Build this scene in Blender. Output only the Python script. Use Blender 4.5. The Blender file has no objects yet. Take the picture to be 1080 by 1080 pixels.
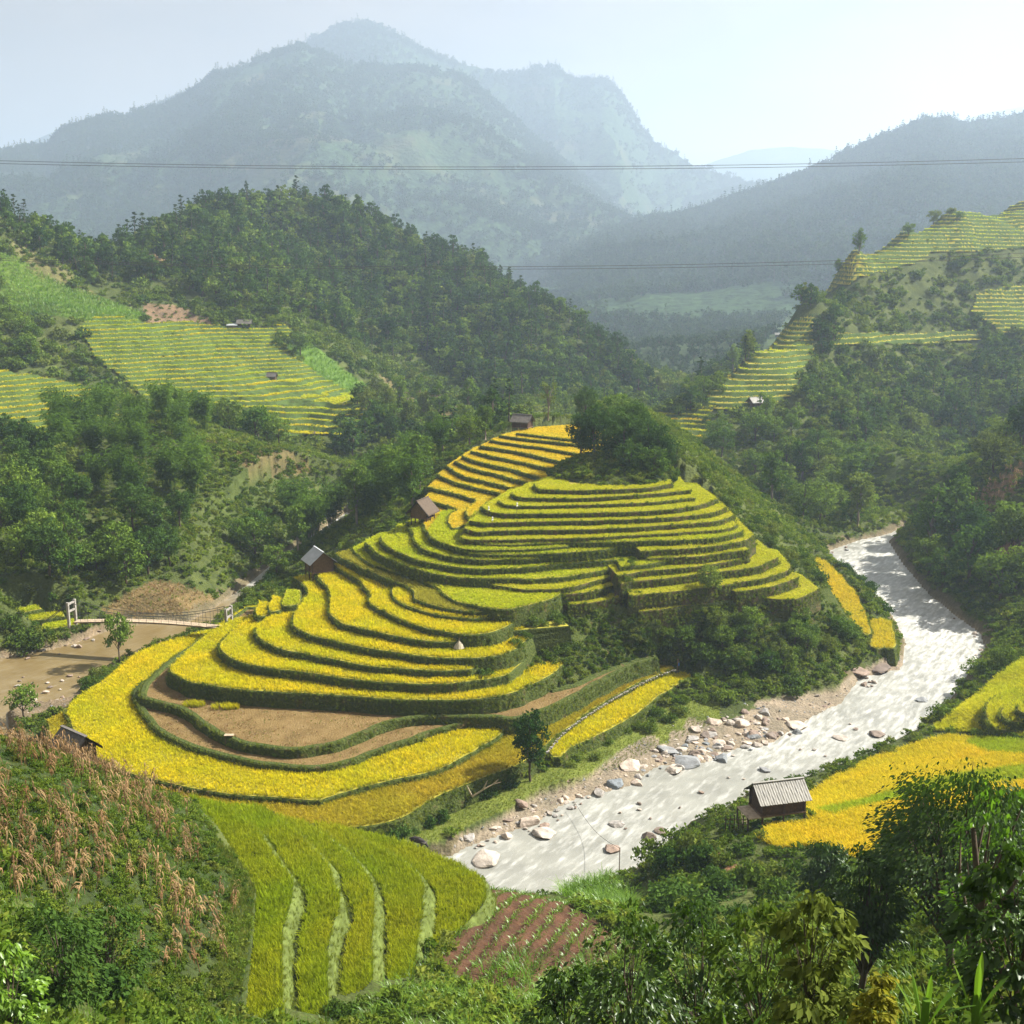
import bpy, bmesh, math, random
import numpy as np
from mathutils import Vector, Matrix
from mathutils.geometry import tessellate_polygon
rng = np.random.default_rng(7); random.seed(7)
SC = bpy.context.scene; COL = SC.collection

# ------------------------------------------------------------------ camera
F = 1213.0; PITCH = math.radians(12.1); ZC = 60.0
CP, SP = math.cos(PITCH), math.sin(PITCH)
cam = bpy.data.objects.new('camera', bpy.data.cameras.new('camera')); COL.objects.link(cam)
cam.location = (0, 0, ZC); cam.rotation_euler = (math.pi/2-PITCH, 0, 0)
cam.data.sensor_fit = 'HORIZONTAL'; cam.data.angle = 2*math.atan(540/F)
cam.data.clip_start = 0.5; cam.data.clip_end = 20000
SC.camera = cam
def ray(u, v):
    a = (np.asarray(u, float)-540)/F; b = (540-np.asarray(v, float))/F
    return np.stack([a, CP+b*SP, -SP+b*CP], -1)
def Pz(u, v, z):
    r = ray(u, v); t = (z-ZC)/r[..., 2]
    return np.array([0, 0, ZC])+r*t[..., None]
def Pd(u, v, d):
    r = ray(u, v); t = d/r[..., 1]
    return np.array([0, 0, ZC])+r*np.asarray(t)[..., None]
def proj(p):
    p = np.asarray(p, float); x, y, z = p[..., 0], p[..., 1], p[..., 2]-ZC
    fw = y*CP-z*SP; up = y*SP+z*CP
    fw = np.where(fw < .1, .1, fw)
    return 540+F*x/fw, 540-F*up/fw

# ------------------------------------------------------------------ noise
def _hash(ix, iy, s):
    h = (ix*374761393+iy*668265263+s*1442695041) & 0xffffffff
    h = ((h ^ (h >> 13))*1274126177) & 0xffffffff
    return ((h ^ (h >> 16)) & 0xffff)/65535.0
def vnoise(x, y, s=0):
    x = np.asarray(x, float); y = np.asarray(y, float)
    ix = np.floor(x).astype(np.int64); iy = np.floor(y).astype(np.int64); fx = x-ix; fy = y-iy
    fx = fx*fx*(3-2*fx); fy = fy*fy*(3-2*fy)
    a = _hash(ix, iy, s); b = _hash(ix+1, iy, s); c = _hash(ix, iy+1, s); d = _hash(ix+1, iy+1, s)
    return (a+(b-a)*fx)+((c+(d-c)*fx)-(a+(b-a)*fx))*fy
def fbm(x, y, o=4, s=0):
    t = 0; a = 1; n = 0
    for i in range(o):
        t = t+a*(vnoise(x*2**i+i*17.3, y*2**i-i*9.1, s+i)*2-1); n += a; a *= .5
    return t/n
def inpoly(px, py, poly):
    px = np.asarray(px, float); py = np.asarray(py, float); P = np.asarray(poly, float)[:, :2]
    out = np.zeros(px.shape, bool)
    lo, hi = P.min(0), P.max(0)
    m = (px >= lo[0]) & (px <= hi[0]) & (py >= lo[1]) & (py <= hi[1])
    if not m.any(): return out
    x, y = px[m], py[m]; c = np.zeros(x.shape, bool); n = len(P); j = n-1
    for i in range(n):
        xi, yi = P[i]; xj, yj = P[j]
        if yi != yj:
            k = (yi > y) != (yj > y)
            c ^= k & (x < (xj-xi)*(y-yi)/(yj-yi)+xi)
        j = i
    out[m] = c
    return out
def polydist(px, py, poly):
    P = np.asarray(poly, float)[:, :2]; d = np.full(np.shape(px), 1e9); n = len(P)
    for i in range(n):
        a = P[i]; b = P[(i+1) % n]; ab = b-a; L = (ab**2).sum()+1e-9
        t = np.clip(((px-a[0])*ab[0]+(py-a[1])*ab[1])/L, 0, 1)
        d = np.minimum(d, (px-a[0]-t*ab[0])**2+(py-a[1]-t*ab[1])**2)
    return np.sqrt(d)
def smooth_line(P, step, closed=False):
    P = np.asarray(P, float); out = []; n = len(P)
    if n == 2:
        k = max(2, int(np.linalg.norm(P[1]-P[0])/step)); return P[0]+(P[1]-P[0])*np.linspace(0, 1, k+1)[:, None]
    for i in range(n-1):
        p0 = P[max(i-1, 0)]; p1 = P[i]; p2 = P[i+1]; p3 = P[min(i+2, n-1)]
        k = max(1, int(np.linalg.norm(p2-p1)/step))
        for q in range(k):
            t = q/k
            out.append(.5*((2*p1)+(p2-p0)*t+(2*p0-5*p1+4*p2-p3)*t*t+(3*p1-p0-3*p2+p3)*t**3))
    out.append(P[-1]); return np.array(out)

# ------------------------------------------------------------------ terraces traced on the spur: (name, z, lip pixels, back pixels, kind)
H1 = [(600, 660), (520, 600)]; H2 = [(640, 640), (560, 585)]
CAKE = [
 ('F0', 3.0, [(50,760),(62,790),(90,812),(150,832),(250,860),(345,873),(415,865),(460,841),(507,821),(545,807),(568,791),(600,766),(640,739),(680,717),(712,705)], [(690,698),(640,723),(590,746),(540,710),(420,640),(200,690)], 'ochre'),
 ('F0b', 2.4, [(578,790),(583,798),(591,798),(600,791),(610,785),(646,767),(664,757),(698,733),(730,714)], [(722,709),(700,712),(664,732),(620,755)], 'gold'),
 ('F1', 3.7, [(222,664),(185,674),(145,689),(125,705),(105,720),(82,735),(71,750),(75,762),(81,777),(92,792),(115,805),(142,817),(185,827),(235,836),(272,840),(330,844),(345,841),(382,830),(420,821),(460,812),(495,795),(520,780),(540,763)], [(560,735),(420,640),(260,640)], 'gold'),
 ('F2', 4.5, [(151,718),(142,728),(146,740),(154,755),(167,770),(200,785),(240,797),(275,804),(330,809),(370,802),(395,792),(432,780),(460,770),(492,762),(517,756)], [(540,745),(420,640),(230,680)], 'soil'),
 ('F3', 5.3, [(222,668),(190,688),(165,708),(151,722),(151,734),(167,740),(190,746),(205,755),(222,767),(240,777),(272,786),(310,790),(330,788),(357,782),(385,771),(415,760),(445,755),(495,755),(520,755),(545,757),(584,744),(610,731),(648,710),(682,696),(693,694)], [(691,689),(660,697),(630,709),(605,721),(585,727),(560,712),(420,640),(260,640)], 'soil'),
 ('F4', 7.0, [(280,646),(240,657),(215,672),(191,692),(180,704),(187,712),(200,719),(220,722),(250,726),(285,729),(330,731),(370,734),(420,737),(482,738),(520,735),(545,729),(570,717),(585,709),(590,704)], [(610,685)]+H1+[(330,615)], 'gold'),
 ('F5', 8.3, [(290,644),(262,653),(239,672),(232,680),(235,687),(245,695),(260,700),(297,706),(330,710),(370,716),(420,720),(470,721),(507,717),(535,712)], [(560,690)]+H1+[(330,615)], 'gold'),
 ('F6', 9.3, [(313,637),(290,645),(277,656),(270,664),(277,675),(297,684),(330,691),(345,694),(382,701),(420,705),(470,707),(495,706)], [(540,690)]+H1+[(330,612)], 'gold'),
 ('F7', 10.4, [(309,609),(319,616),(326,626),(318,636),(310,650),(311,660),(325,669),(350,675),(375,681),(412,687),(450,692),(487,694),(520,692),(540,686),(550,679)], [(575,660)]+H1+[(360,600)], 'gold'),
 ('F8', 11.4, [(332,603),(338,611),(346,620),(349,632),(349,645),(357,655),(375,661),(400,667),(425,672),(455,676),(479,677)], [(540,665)]+H1+[(360,595)], 'gold'),
 ('F9', 12.3, [(352,595),(358,600),(375,610),(387,620),(391,627),(389,635),(400,642),(420,652),(440,660),(462,665),(490,669),(515,667),(530,662),(545,655)], [(575,645),(540,600),(400,590)], 'gold'),
 ('F10', 12.9, [(416,618),(413,625),(420,634),(435,641),(455,647),(480,651),(512,652),(537,647),(565,641)], [(585,630),(520,600),(440,605)], 'gold'),
 ('F11', 13.6, [(354,584),(362,589),(375,595),(400,607),(425,616),(436,622),(437,630),(450,636),(475,642),(500,645),(520,644)], [(560,632),(520,600),(390,575)], 'olive'),
 ('F12', 14.2, [(372,578),(376,583),(387,592),(407,601),(430,607),(450,615),(462,620),(470,627),(485,635),(512,640),(537,642),(570,635),(589,628)], [(600,615),(520,590),(390,568)], 'lime'),
 # right side of the knoll
 ('K1c', 11.4, [(770,623),(790,626),(812,631),(836,632),(851,627),(864,621)], [(845,606),(790,585),(740,590)], 'knoll'),
 ('K1', 11.6, [(674,645),(700,642),(740,636),(776,631)], [(790,615),(760,580),(680,620)], 'knoll'),
 ('K1d', 12.9, [(777,624),(800,621),(822,616),(841,609)], [(825,590),(740,580),(740,615)], 'knoll'),
 ('K2', 12.8, [(600,638),(633,634),(667,628),(672,627)], [(680,600),(650,570),(610,610)], 'knoll'),
 ('K2r', 13.8, [(664,628.5),(706,624),(740,620),(776,615),(804,610),(825,604),(834,597)], [(820,580),(700,560),(660,610)], 'knoll'),
 ('K3', 14.0, [(594,627),(622,624),(644,618),(664,614)], [(680,590),(640,560),(560,600)], 'knoll'),
 ('K3r', 15.0, [(656,615.5),(667,613),(690,611),(732,606),(775,601),(800,597),(820,588)], [(800,570),(680,550),(650,600)], 'knoll'),
 ('K4', 14.8, [(500,613),(515,616),(533,619),(550,621.5),(567,621.5),(589,621),(611,617),(633,611),(656,606),(663,605)], [(670,570),(600,550),(500,595)], 'knoll'),
 ('K4r', 15.9, [(652,607),(680,602),(706,600),(750,595.5),(781,590)], [(770,560),(650,540),(640,595)], 'knoll'),
 ('K5', 15.6, [(386,572),(390,576),(405,587),(430,597),(450,603.5),(475,607.5),(500,609.5),(530,610),(567,610),(600,608),(644,600),(664,597.5)], [(670,560),(560,560),(400,562)], 'lime'),
 ('K5r', 16.6, [(655,598),(680,595),(707,591)], [(715,570),(640,570)], 'lime'),
 ('K6', 16.6, [(402,567),(406,573),(420,582),(440,590),(462,595),(500,599.5),(540,599),(567,597),(611,593),(650,590),(680,588)], [(690,550),(600,530),(420,555)], 'lime'),
 ('K6r', 17.1, [(684,589),(700,588),(740,586),(789,580)], [(765,550),(680,540),(670,580)], 'knoll'),
 ('P', 16.7, [(416,560),(422,568),(437,570),(441,566)], [(437,555),(420,553)], 'green'),
 ('K7', 17.5, [(430,550),(436,562),(439,572),(450,580),(470,586),(500,590),(540,590),(567,589),(633,583),(680,580)], [(700,540),(600,520),(440,545)], 'lime'),
 ('K7r', 18.1, [(676,581),(693,580),(740,577),(780,571),(795,564)], [(770,540),(680,530),(660,570)], 'knoll'),
 ('K8', 18.1, [(496,584),(540,585),(598,583),(649,578)], [(640,560),(540,545),(500,560)], 'lime'),
 ('K9', 18.6, [(451,560),(456,567),(470,573),(496,579.5),(540,580),(575,578.5),(598,576)], [(640,560),(540,530),(465,540)], 'green'),
 ('K10', 19.0, [(496,573.5),(540,574.5),(590,572.5),(622,572),(680,570.5),(740,568.5),(765,565),(783,560)], [(760,540),(600,520),(500,545)], 'lime'),
 ('K11', 19.6, [(487,566),(495,569),(538,569),(620,567),(680,564),(745,560),(770,557),(777,553)], [(755,530),(600,515),(500,545)], 'knoll'),
 ('K12', 20.4, [(490,557),(503,561),(520,560),(549,559.5),(620,558),(680,555.5),(730,552),(758,549),(774,543)], [(750,520),(600,510),(500,540)], 'knoll'),
 ('K13', 21.2, [(496,549),(508,551),(525,551),(600,549.5),(680,547),(745,542),(766,535)], [(740,515),(600,505),(515,530)], 'knoll'),
 ('K14', 22.0, [(508,534),(514,538),(525,541),(544,542),(620,541),(680,539),(732,534),(757,526)], [(735,510),(620,500),(540,515)], 'knoll'),
 ('K15', 22.6, [(526,528),(533,532),(545,533.5),(567,533.5),(630,532),(688,529.5),(732,525)], [(715,505),(620,495),(545,515)], 'knoll'),
 ('K16', 23.3, [(540,520),(548,524),(589,525.5),(620,525),(656,523),(690,520.5),(728,517)], [(715,500),(640,485),(560,508)], 'knoll'),
 ('K17', 24.1, [(564,510),(567,515),(580,516.5),(611,517),(667,515.5),(690,513.5),(709,510)], [(700,492),(640,480),(590,498)], 'knoll'),
 # the curved stack on the shoulder behind
 ('V0', 18.2, [(446,540),(447,552),(451,561),(460,562),(469,561.5),(474,556)], [(520,530),(560,480),(480,505),(452,520)], 'amber'),
 ('V1', 19.0, [(447,525.5),(464,530.5),(477,534.5),(483,537.5),(475,542),(473,550),(478,557),(486,555)], [(520,540),(610,500),(610,462),(480,490)], 'amber'),
 ('V2', 19.8, [(451,513),(475,519),(493,524),(502,528.5),(494,536),(493,543),(500,548),(506,546)], [(540,535),(610,500),(610,460),(490,480)], 'gold'),
 ('V3', 20.6, [(462,499),(465,502),(482,509),(509,516),(527,521),(515,530),(507,540),(511,543)], [(550,530),(630,500),(620,458),(500,475)], 'amber'),
 ('V4', 21.4, [(471,491),(487,501),(513,507.5),(535,513),(541,516),(532,527),(528,532)], [(560,520),(640,495),(620,455),(500,472)], 'amber'),
 ('V5', 22.2, [(480,486),(495.5,493),(520,499),(544,505.5),(557,510.5),(546,520),(541,525)], [(580,510),(650,490),(620,453),(510,468)], 'amber'),
 ('V6', 23.0, [(488,481.5),(509,488),(535.5,493.5),(562,501),(572,507),(562,516)], [(590,508),(660,485),(620,452),(520,463)], 'gold'),
 ('V7', 23.8, [(497,475.5),(520,481),(549,487),(575.5,493),(588,499),(574,508)], [(600,500),(660,480),(620,451),(530,459)], 'amber'),
 ('V8', 24.6, [(507,470),(535.5,474.5),(564,480),(593,487.5),(608,493),(590,499)], [(620,490),(660,475),(620,450),(540,456)], 'gold'),
 ('V9', 25.3, [(517,464),(549,469),(575.5,472.5),(609,478.5),(640,485)], [(680,478),(640,449),(548,454)], 'gold'),
 ('V10', 26.0, [(527,459),(558,463),(600,467.5),(640,471)], [(680,468),(640,447),(555,452)], 'gold'),
 ('V11', 26.6, [(545,456.5),(575.5,460),(600,463),(640,465)], [(680,462),(640,445),(565,451)], 'amber'),
 # three little plots over the bridge end
 ('Q1', 9.4, [(269,643),(272,650),(284,648)], [(286,636),(274,634)], 'gold'),
 ('Q2', 9.9, [(283,640),(286,645),(297,643)], [(299,631),(288,628)], 'gold'),
 ('Q3', 10.4, [(298,634),(300,639),(317,637)], [(316,622),(302,622)], 'lime'),
 # riverside plots behind
 ('R0', 3.6, [(854,592),(866,610),(878,629),(895,650),(908,666),(918,668),(911,641),(900,622),(885,606),(872,592)], [(862,589)], 'ochre'),
 ('R00', 2.9, [(917,655),(920,682),(932,683),(945,681),(940,656)], [(930,653)], 'gold'),
 # three plots by the far bridge end
 ('B1', 2.2, [(42,664),(56,663),(84,658)], [(80,653),(45,658)], 'lime'),
 ('B2', 2.9, [(27,655),(45,653),(68,650)], [(66,645),(28,649)], 'gold'),
 ('B3', 3.7, [(15,648),(30,645),(44,642)], [(40,638),(15,642)], 'lime'),
 # strips on the near hill
 ('S1', 18.6, [(300,1100),(300,1080),(300,1053),(298,1007),(302,970),(307,947),(305,927),(290,900),(260,867),(236,851),(200,840)], [(220,870),(247,908),(263,927),(271,947),(268,987),(263,1037),(258,1080),(252,1100)], 'strip'),
 ('S2', 17.4, [(362,1100),(353,1080),(347,1053),(346,1020),(350,987),(357,953),(354,933),(343,910),(313,880),(277,853)], [(240,850),(270,900),(285,950),(280,1020),(280,1100)], 'strip'),
 ('S3', 16.2, [(362,1078),(378,1066),(387,1053),(393,1033),(393,993),(395,960),(394,937),(383,917),(360,893),(320,868)], [(290,860),(330,930),(330,1000),(330,1085)], 'strip'),
 ('S4', 15.0, [(400,1060),(425,1045),(437,1037),(438,1020),(442,987),(445,953),(446,930),(437,917),(413,900),(367,876)], [(330,868),(375,930),(375,1000),(380,1060)], 'strip'),
 ('S5', 13.8, [(452,1020),(457,1002),(475,997),(493,973),(510,953),(514,937),(507,927),(480,913),(440,895),(395,881)], [(350,872),(425,930),(425,1010),(435,1030)], 'strip'),
 # terraces on the right bank
 ('T1', 7.2, [(1100,772),(1050,768),(1042,757),(1040,748),(1046,738),(1064,728),(1100,718)], [(1130,745)], 'gold'),
 ('T2', 8.2, [(1100,764),(1066,760),(1056,752),(1062,744),(1080,735),(1100,728)], [(1130,745)], 'gold'),
 ('T3', 9.2, [(1100,757),(1077,751),(1074,745),(1082,741),(1100,736)], [(1130,745)], 'gold'),
]
LAY = []
for nm, z, lip, back, kind in CAKE:
    L3 = Pz(np.array([p[0] for p in lip], float), np.array([p[1] for p in lip], float), z)
    B3 = Pz(np.array([p[0] for p in back], float), np.array([p[1] for p in back], float), z)
    Ls = smooth_line(L3[:, :2], .7)
    k = np.arange(len(Ls)); w = np.minimum(1, np.minimum(k, len(Ls)-1-k)/4)
    Ls = Ls+np.stack([fbm(Ls[:, 0]*.35, Ls[:, 1]*.35, 2, 3), fbm(Ls[:, 0]*.35+40, Ls[:, 1]*.35, 2, 5)], -1)*.26*w[:, None]
    poly = np.vstack([Ls, B3[:, :2]])
    A = .5*np.sum(poly[:, 0]*np.roll(poly[:, 1], -1)-np.roll(poly[:, 0], -1)*poly[:, 1])
    LAY.append(dict(name=nm, z=z, lip=Ls, poly=poly, kind=kind, ccw=A > 0))
def cakeZ(x, y):
    z = np.full(np.shape(x), -99.0); k = np.full(np.shape(x), -1)
    for i, l in enumerate(LAY):
        m = inpoly(x, y, l['poly']) & (l['z'] > z)
        z[m] = l['z']; k[m] = i
    return z, k
# ------------------------------------------------------------------ river outline (water level 0)
RIV_PX = [(960,552),(937,563),(904,570),(873,581),(882,598),(907,614),(922,631),(941,650),(955,678),(950,706),(907,714),(888,741),(855,757),(838,768),(815,783),(770,791),(740,806),(700,807),(685,813),(664,830),(626,838),(608,842),(584,854),(570,866),(528,881),(493,893),(478,901),
 (430,912),(345,906),(230,886),(120,851),(50,826),(12,785),(8,752),(22,744),(78,734),(92,716),(110,704),(127,694),(143,689),(185,677),(217,665),(235,652),(262,630),(280,612),(300,592),(330,575),(380,545),
 (365,540),(320,571),(290,591),(268,611),(240,631),(225,642),(200,655),(165,657),(135,659),(120,663),(100,670),(83,677),(50,686),(10,693),(-40,702),(-75,740),(-60,800),(-10,850),(60,885),(200,930),(330,950),(430,965),(578,955),(638,936),(655,928),(690,905),(718,882),(727,869),(759,857),(790,838),(834,828),(885,809),(916,796),(941,784),(973,768),(992,755),(1000,742),(1023,709),(1040,684),(1034,667),(1007,648),(979,625),(951,592),(938,571),(948,562)]
_r = np.array(RIV_PX, float)
RIV = Pz(_r[:, 0], _r[:, 1], 0.0)[:, :2]

# ------------------------------------------------------------------ base terrain: radial basis surface through surveyed points
CT = []
def D(*a):
    for u, v, d in a: CT.append(Pd(u, v, d))
def Z(*a):
    for u, v, z in a: CT.append(Pz(u, v, z))
def W(*a):
    for p in a: CT.append(np.array(p, float))
def crest(back, drop, *a):
    for u, v, d in a:
        p = Pd(u, v, d); CT.append(p)
        q = p*np.array([1+back/p[1], 1+back/p[1], 1]); q[2] = p[2]-drop; CT.append(q)
# near hill, west of the strips
crest(16, 11, (-60,765,70), (0,778,74), (60,796,77), (130,820,80), (195,842,82))
D((-120,800,62), (0,850,58), (100,850,66), (185,900,68), (0,950,46), (150,980,55), (235,960,65), (0,1080,36), (150,1080,46), (240,1080,54), (-120,1000,40), (-150,1100,30), (220,900,72))
crest(14, 7, (540,940,84), (603,956,81), (650,985,76))
D((520,1045,64), (600,1040,63), (475,1012,69), (560,990,73), (700,1040,60), (700,985,72), (800,1080,45), (620,1080,53), (450,1085,56), (340,1095,53), (420,1060,59))
D((760,930,88), (760,890,98), (870,930,86), (900,900,92), (950,1000,52), (1080,1000,45), (1080,905,68), (1000,930,68), (850,1000,62), (1080,1080,27), (950,1080,31), (1200,1000,40), (1200,880,75))
Z((690,950,3.5), (800,872,7.2), (840,868,7.3), (860,862,7.5), (790,885,5.5))
Z((850,838,3.2), (900,812,3.4), (945,795,3.6), (975,776,3.6), (993,763,3.6), (1030,728,3.8))
Z((950,825,6.0), (1000,850,8.5), (1040,800,6.6), (1080,850,10.5), (1080,800,8), (900,850,6.5), (880,880,8.3), (1080,695,5.5), (1080,770,6.8), (1020,750,5.2), (1180,760,12), (1150,690,10))
W((0,-20,62), (0,0,57.6), (4.5,12,50.5), (-6,12,50), (0,25,40), (14,14,51.5), (-20,10,52), (-40,-20,66), (40,-20,66), (12,24,42), (-14,24,41.5), (45,20,52), (-50,25,48), (80,60,38), (-90,60,42))
# channel and banks round the spur
Z((430,885,1.2), (500,865,1.0), (560,825,1.3), (640,792,1.1), (700,757,1.0), (760,737,1.2), (840,722,1.4))
Z((50,780,.5), (300,890,0.0))
# bushy step under the knoll and its east flank
Z((30,640,6.0), (70,636,5.0))
Z((740,720,2.6), (800,712,2.6), (880,700,2.4), (880,690,2.8))
D((800,565,194), (850,600,190), (765,520,204), (725,475,214), (870,640,178))
Z((870,590,4.0), (890,600,4.2))
# knoll and ridge
D((640,468,200), (680,488,194), (600,500,194), (655,500,190), (705,500,192))
D((600,437,250), (660,432,250), (550,450,243), (700,440,262))
W((0,300,17), (30,300,15), (-20,280,16))
for l in LAY:
    if l['name'] in ('V1','V3','V5','V7','V9','K6','F12','F9','F7'):
        p = l['lip'][0]; W((p[0]-9, p[1]+3, l['z']-7.5))
# west slope beyond the brown river
Z((72,652,2.6), (20,672,1.6), (0,660,3.5), (0,640,6.5), (170,646,3), (110,640,4.5), (240,628,2.5), (250,640,1.2))
D((170,604,203), (250,560,216), (250,485,258), (180,442,280), (100,450,275), (30,480,255), (0,500,240), (0,560,205), (0,600,190), (330,560,240), (100,560,208), (300,480,275), (230,455,285), (-100,480,240), (-100,600,180))
Z((300,612,1.5), (420,500,4.0))
D((250,460,345), (370,460,348), (300,470,310), (60,468,330), (130,455,338), (0,470,320), (200,400,385), (200,338,435), (300,340,440), (370,430,370), (0,400,352), (0,335,400), (60,330,405), (0,275,425), (60,280,440), (120,300,455), (300,300,490), (400,420,440), (430,440,430), (400,375,490), (450,385,500))
crest(35, 14, (-80,200,440), (0,222,450), (40,238,460), (80,262,475), (110,272,500), (140,262,540))
crest(60, 28, (200,232,575), (260,212,610), (290,207,620), (340,222,630), (400,248,645), (500,283,620), (600,332,560), (660,385,520))
D((690,428,480), (500,400,480), (550,430,420), (450,330,555), (380,300,570), (300,260,590), (600,400,500), (480,440,400), (520,440,380), (620,430,430))
# east bank
D((1080,560,205), (1080,640,172), (1020,590,215), (1080,480,232), (1000,540,236), (1150,500,220), (1150,620,180))
Z((960,580,2.2), (1035,650,1.5), (1045,690,2.2))
W((75,255,2), (100,300,12), (60,275,2), (120,270,22))
# east hill
D((940,540,280), (900,500,300), (850,450,328), (760,445,330), (720,452,332), (745,490,295), (800,540,272), (950,450,352), (1000,420,398), (1000,350,432), (1080,420,372), (1080,320,455), (900,400,380), (850,385,368), (1000,300,455), (930,320,430), (1150,300,470), (1080,500,330), (1000,500,310))
crest(40, 16, (708,437,338), (735,412,352), (790,372,372), (850,312,402), (900,268,440), (950,245,470), (1000,226,500), (1080,206,540), (1160,190,570))
# far floor and sides
W(*[(math.tan(math.radians(a))*y, y, -6+abs(a)*1.5) for a in (-42,-30,-18,-6,0,6,12,18,30,42) for y in (760, 1100)])
W((-300,300,70), (-300,450,95), (-260,200,45), (300,300,75), (320,450,110), (260,180,45), (-200,100,40), (200,100,42))
CT = np.array(CT)
Pc = CT[:, :2]/100.0
def _phi(r2): return (r2+1e-6)**.75
n = len(CT); K = _phi(((Pc[:, None]-Pc[None])**2).sum(-1))-np.eye(n)*1.5e-3
Q = np.hstack([np.ones((n, 1)), Pc])
_A = np.block([[K, Q], [Q.T, np.zeros((3, 3))]])
_w = np.linalg.solve(_A, np.concatenate([CT[:, 2], np.zeros(3)]))
def rbf(x, y):
    x = np.ravel(x)/100.0; y = np.ravel(y)/100.0; out = np.empty(x.shape)
    for i in range(0, len(x), 20000):
        s = slice(i, i+20000)
        r2 = (x[s, None]-Pc[None, :, 0])**2+(y[s, None]-Pc[None, :, 1])**2
        out[s] = _phi(r2)@_w[:n]+_w[n]+_w[n+1]*x[s]+_w[n+2]*y[s]
    return out
AMIN, AMAX, NA = math.radians(-44), math.radians(44), 860
RA0, RB1, NR = 5.0, 1150.0, 950
ang = np.linspace(AMIN, AMAX, NA); ta = np.tan(ang); rad = RA0*(RB1/RA0)**np.linspace(0, 1, NR)
GY = np.repeat(rad[:, None], NA, 1); GX = GY*ta[None]
H = rbf(GX, GY).reshape(GX.shape)
far = np.clip((GY-230)/250, 0, 1)
H += fbm(GX/9, GY/9, 4, 11)*(.35+1.6*far)+fbm(GX/45, GY/45, 3, 21)*(.2+5*far)*np.clip((GY-60)/100, 0, 1)
insd = inpoly(GX, GY, RIV); near = (GY < 330)
sd = np.full(GX.shape, 99.0); sd[near] = polydist(GX[near], GY[near], RIV)
H = np.where(insd, np.minimum(H, -.15-.16*np.minimum(sd, 8)), H)
bank = ~insd & near
H = np.where(bank, np.maximum(H, .12+.07*np.minimum(sd, 12)+.12*fbm(GX/2, GY/2, 2, 31)), H)
SHN = [(470,920),(488,878),(530,858),(568,832),(622,815),(650,793),(700,768),(745,748),(790,740),(830,733),(880,724),(945,686),(965,700),(955,720),(890,755),(845,783),(750,818),(690,830),(610,862),(585,880),(500,915)]
_u, _v = proj(np.stack([GX, GY, np.maximum(H, 0)], -1)); shore = inpoly(_u, _v, SHN) & (GY > 95) & (GY < 195)
low = ~insd & near & (sd < 14)
H = np.where(low & ~shore, np.minimum(H, .25+.75*sd), H); H = np.where(low & shore, np.minimum(H, .10+.10*sd+.10*fbm(GX/2, GY/2, 2, 31)), H)
CK, CI = cakeZ(GX, GY)
for l in LAY:   # ground beside the lowest plots stays under their lips
    if l['name'] in ('F0', 'F0b', 'R0', 'R00', 'B1', 'B2', 'B3'):
        lo, hi = l['poly'].min(0)-5, l['poly'].max(0)+5; m = (GX > lo[0]) & (GX < hi[0]) & (GY > lo[1]) & (GY < hi[1]) & (CK < -50)
        H[m] = np.minimum(H[m], l['z']-.55+1.9*np.maximum(polydist(GX[m], GY[m], l['poly'])-.7, 0))
H = np.where(CK > -50, np.minimum(H, CK-2.6), H)
HV = np.maximum(H, CK)
def _bil(G, x, y):
    x = np.asarray(x, float); y = np.maximum(np.asarray(y, float), RA0)
    fa = np.clip(np.interp(np.arctan2(x, y), ang, np.arange(NA)), 0, NA-1.001)
    fr = np.clip(np.log(y/RA0)/math.log(RB1/RA0)*(NR-1), 0, NR-1.001)
    i = fr.astype(int); j = fa.astype(int); a = fr-i; b = fa-j
    return G[i, j]*(1-a)*(1-b)+G[i+1, j]*a*(1-b)+G[i, j+1]*(1-a)*b+G[i+1, j+1]*a*b
def Hbase(x, y): return _bil(H, x, y)
def Zat(x, y):
    return np.maximum(_bil(H, x, y), cakeZ(np.asarray(x, float), np.asarray(y, float))[0])
def _steps(): return RA0*(RB1/RA0)**np.linspace(0, 1, 900)
def hit(u, v, G=None):
    """where the sight lines through the given photo points meet the ground"""
    G = HV if G is None else G
    u = np.atleast_1d(np.asarray(u, float)); v = np.atleast_1d(np.asarray(v, float)); r = ray(u, v); d = _steps()
    t = d[None]/r[:, 1:2]; x = r[:, 0:1]*t; z = ZC+r[:, 2:3]*t
    g = _bil(G, x, np.broadcast_to(d, x.shape)); below = z <= g; below[:, 0] = False
    k = np.where(below.any(1), below.argmax(1), len(d)-1); i = np.arange(len(u)); k0 = np.maximum(k-1, 0)
    a0 = (z-g)[i, k0]; a1 = (z-g)[i, k]; w = np.clip(a0/(a0-a1+1e-9), 0, 1); dd = d[k0]+(d[k]-d[k0])*w
    return Pd(u, v, dd)
def visible(p, tol=1.0):
    p = np.asarray(p, float); f = np.linspace(.03, .985, 160)
    x = p[:, 0:1]*f; y = p[:, 1:2]*f; z = ZC+(p[:, 2:3]-ZC)*f
    return ((z+tol) > _bil(HV, x, y)).all(1)
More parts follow.
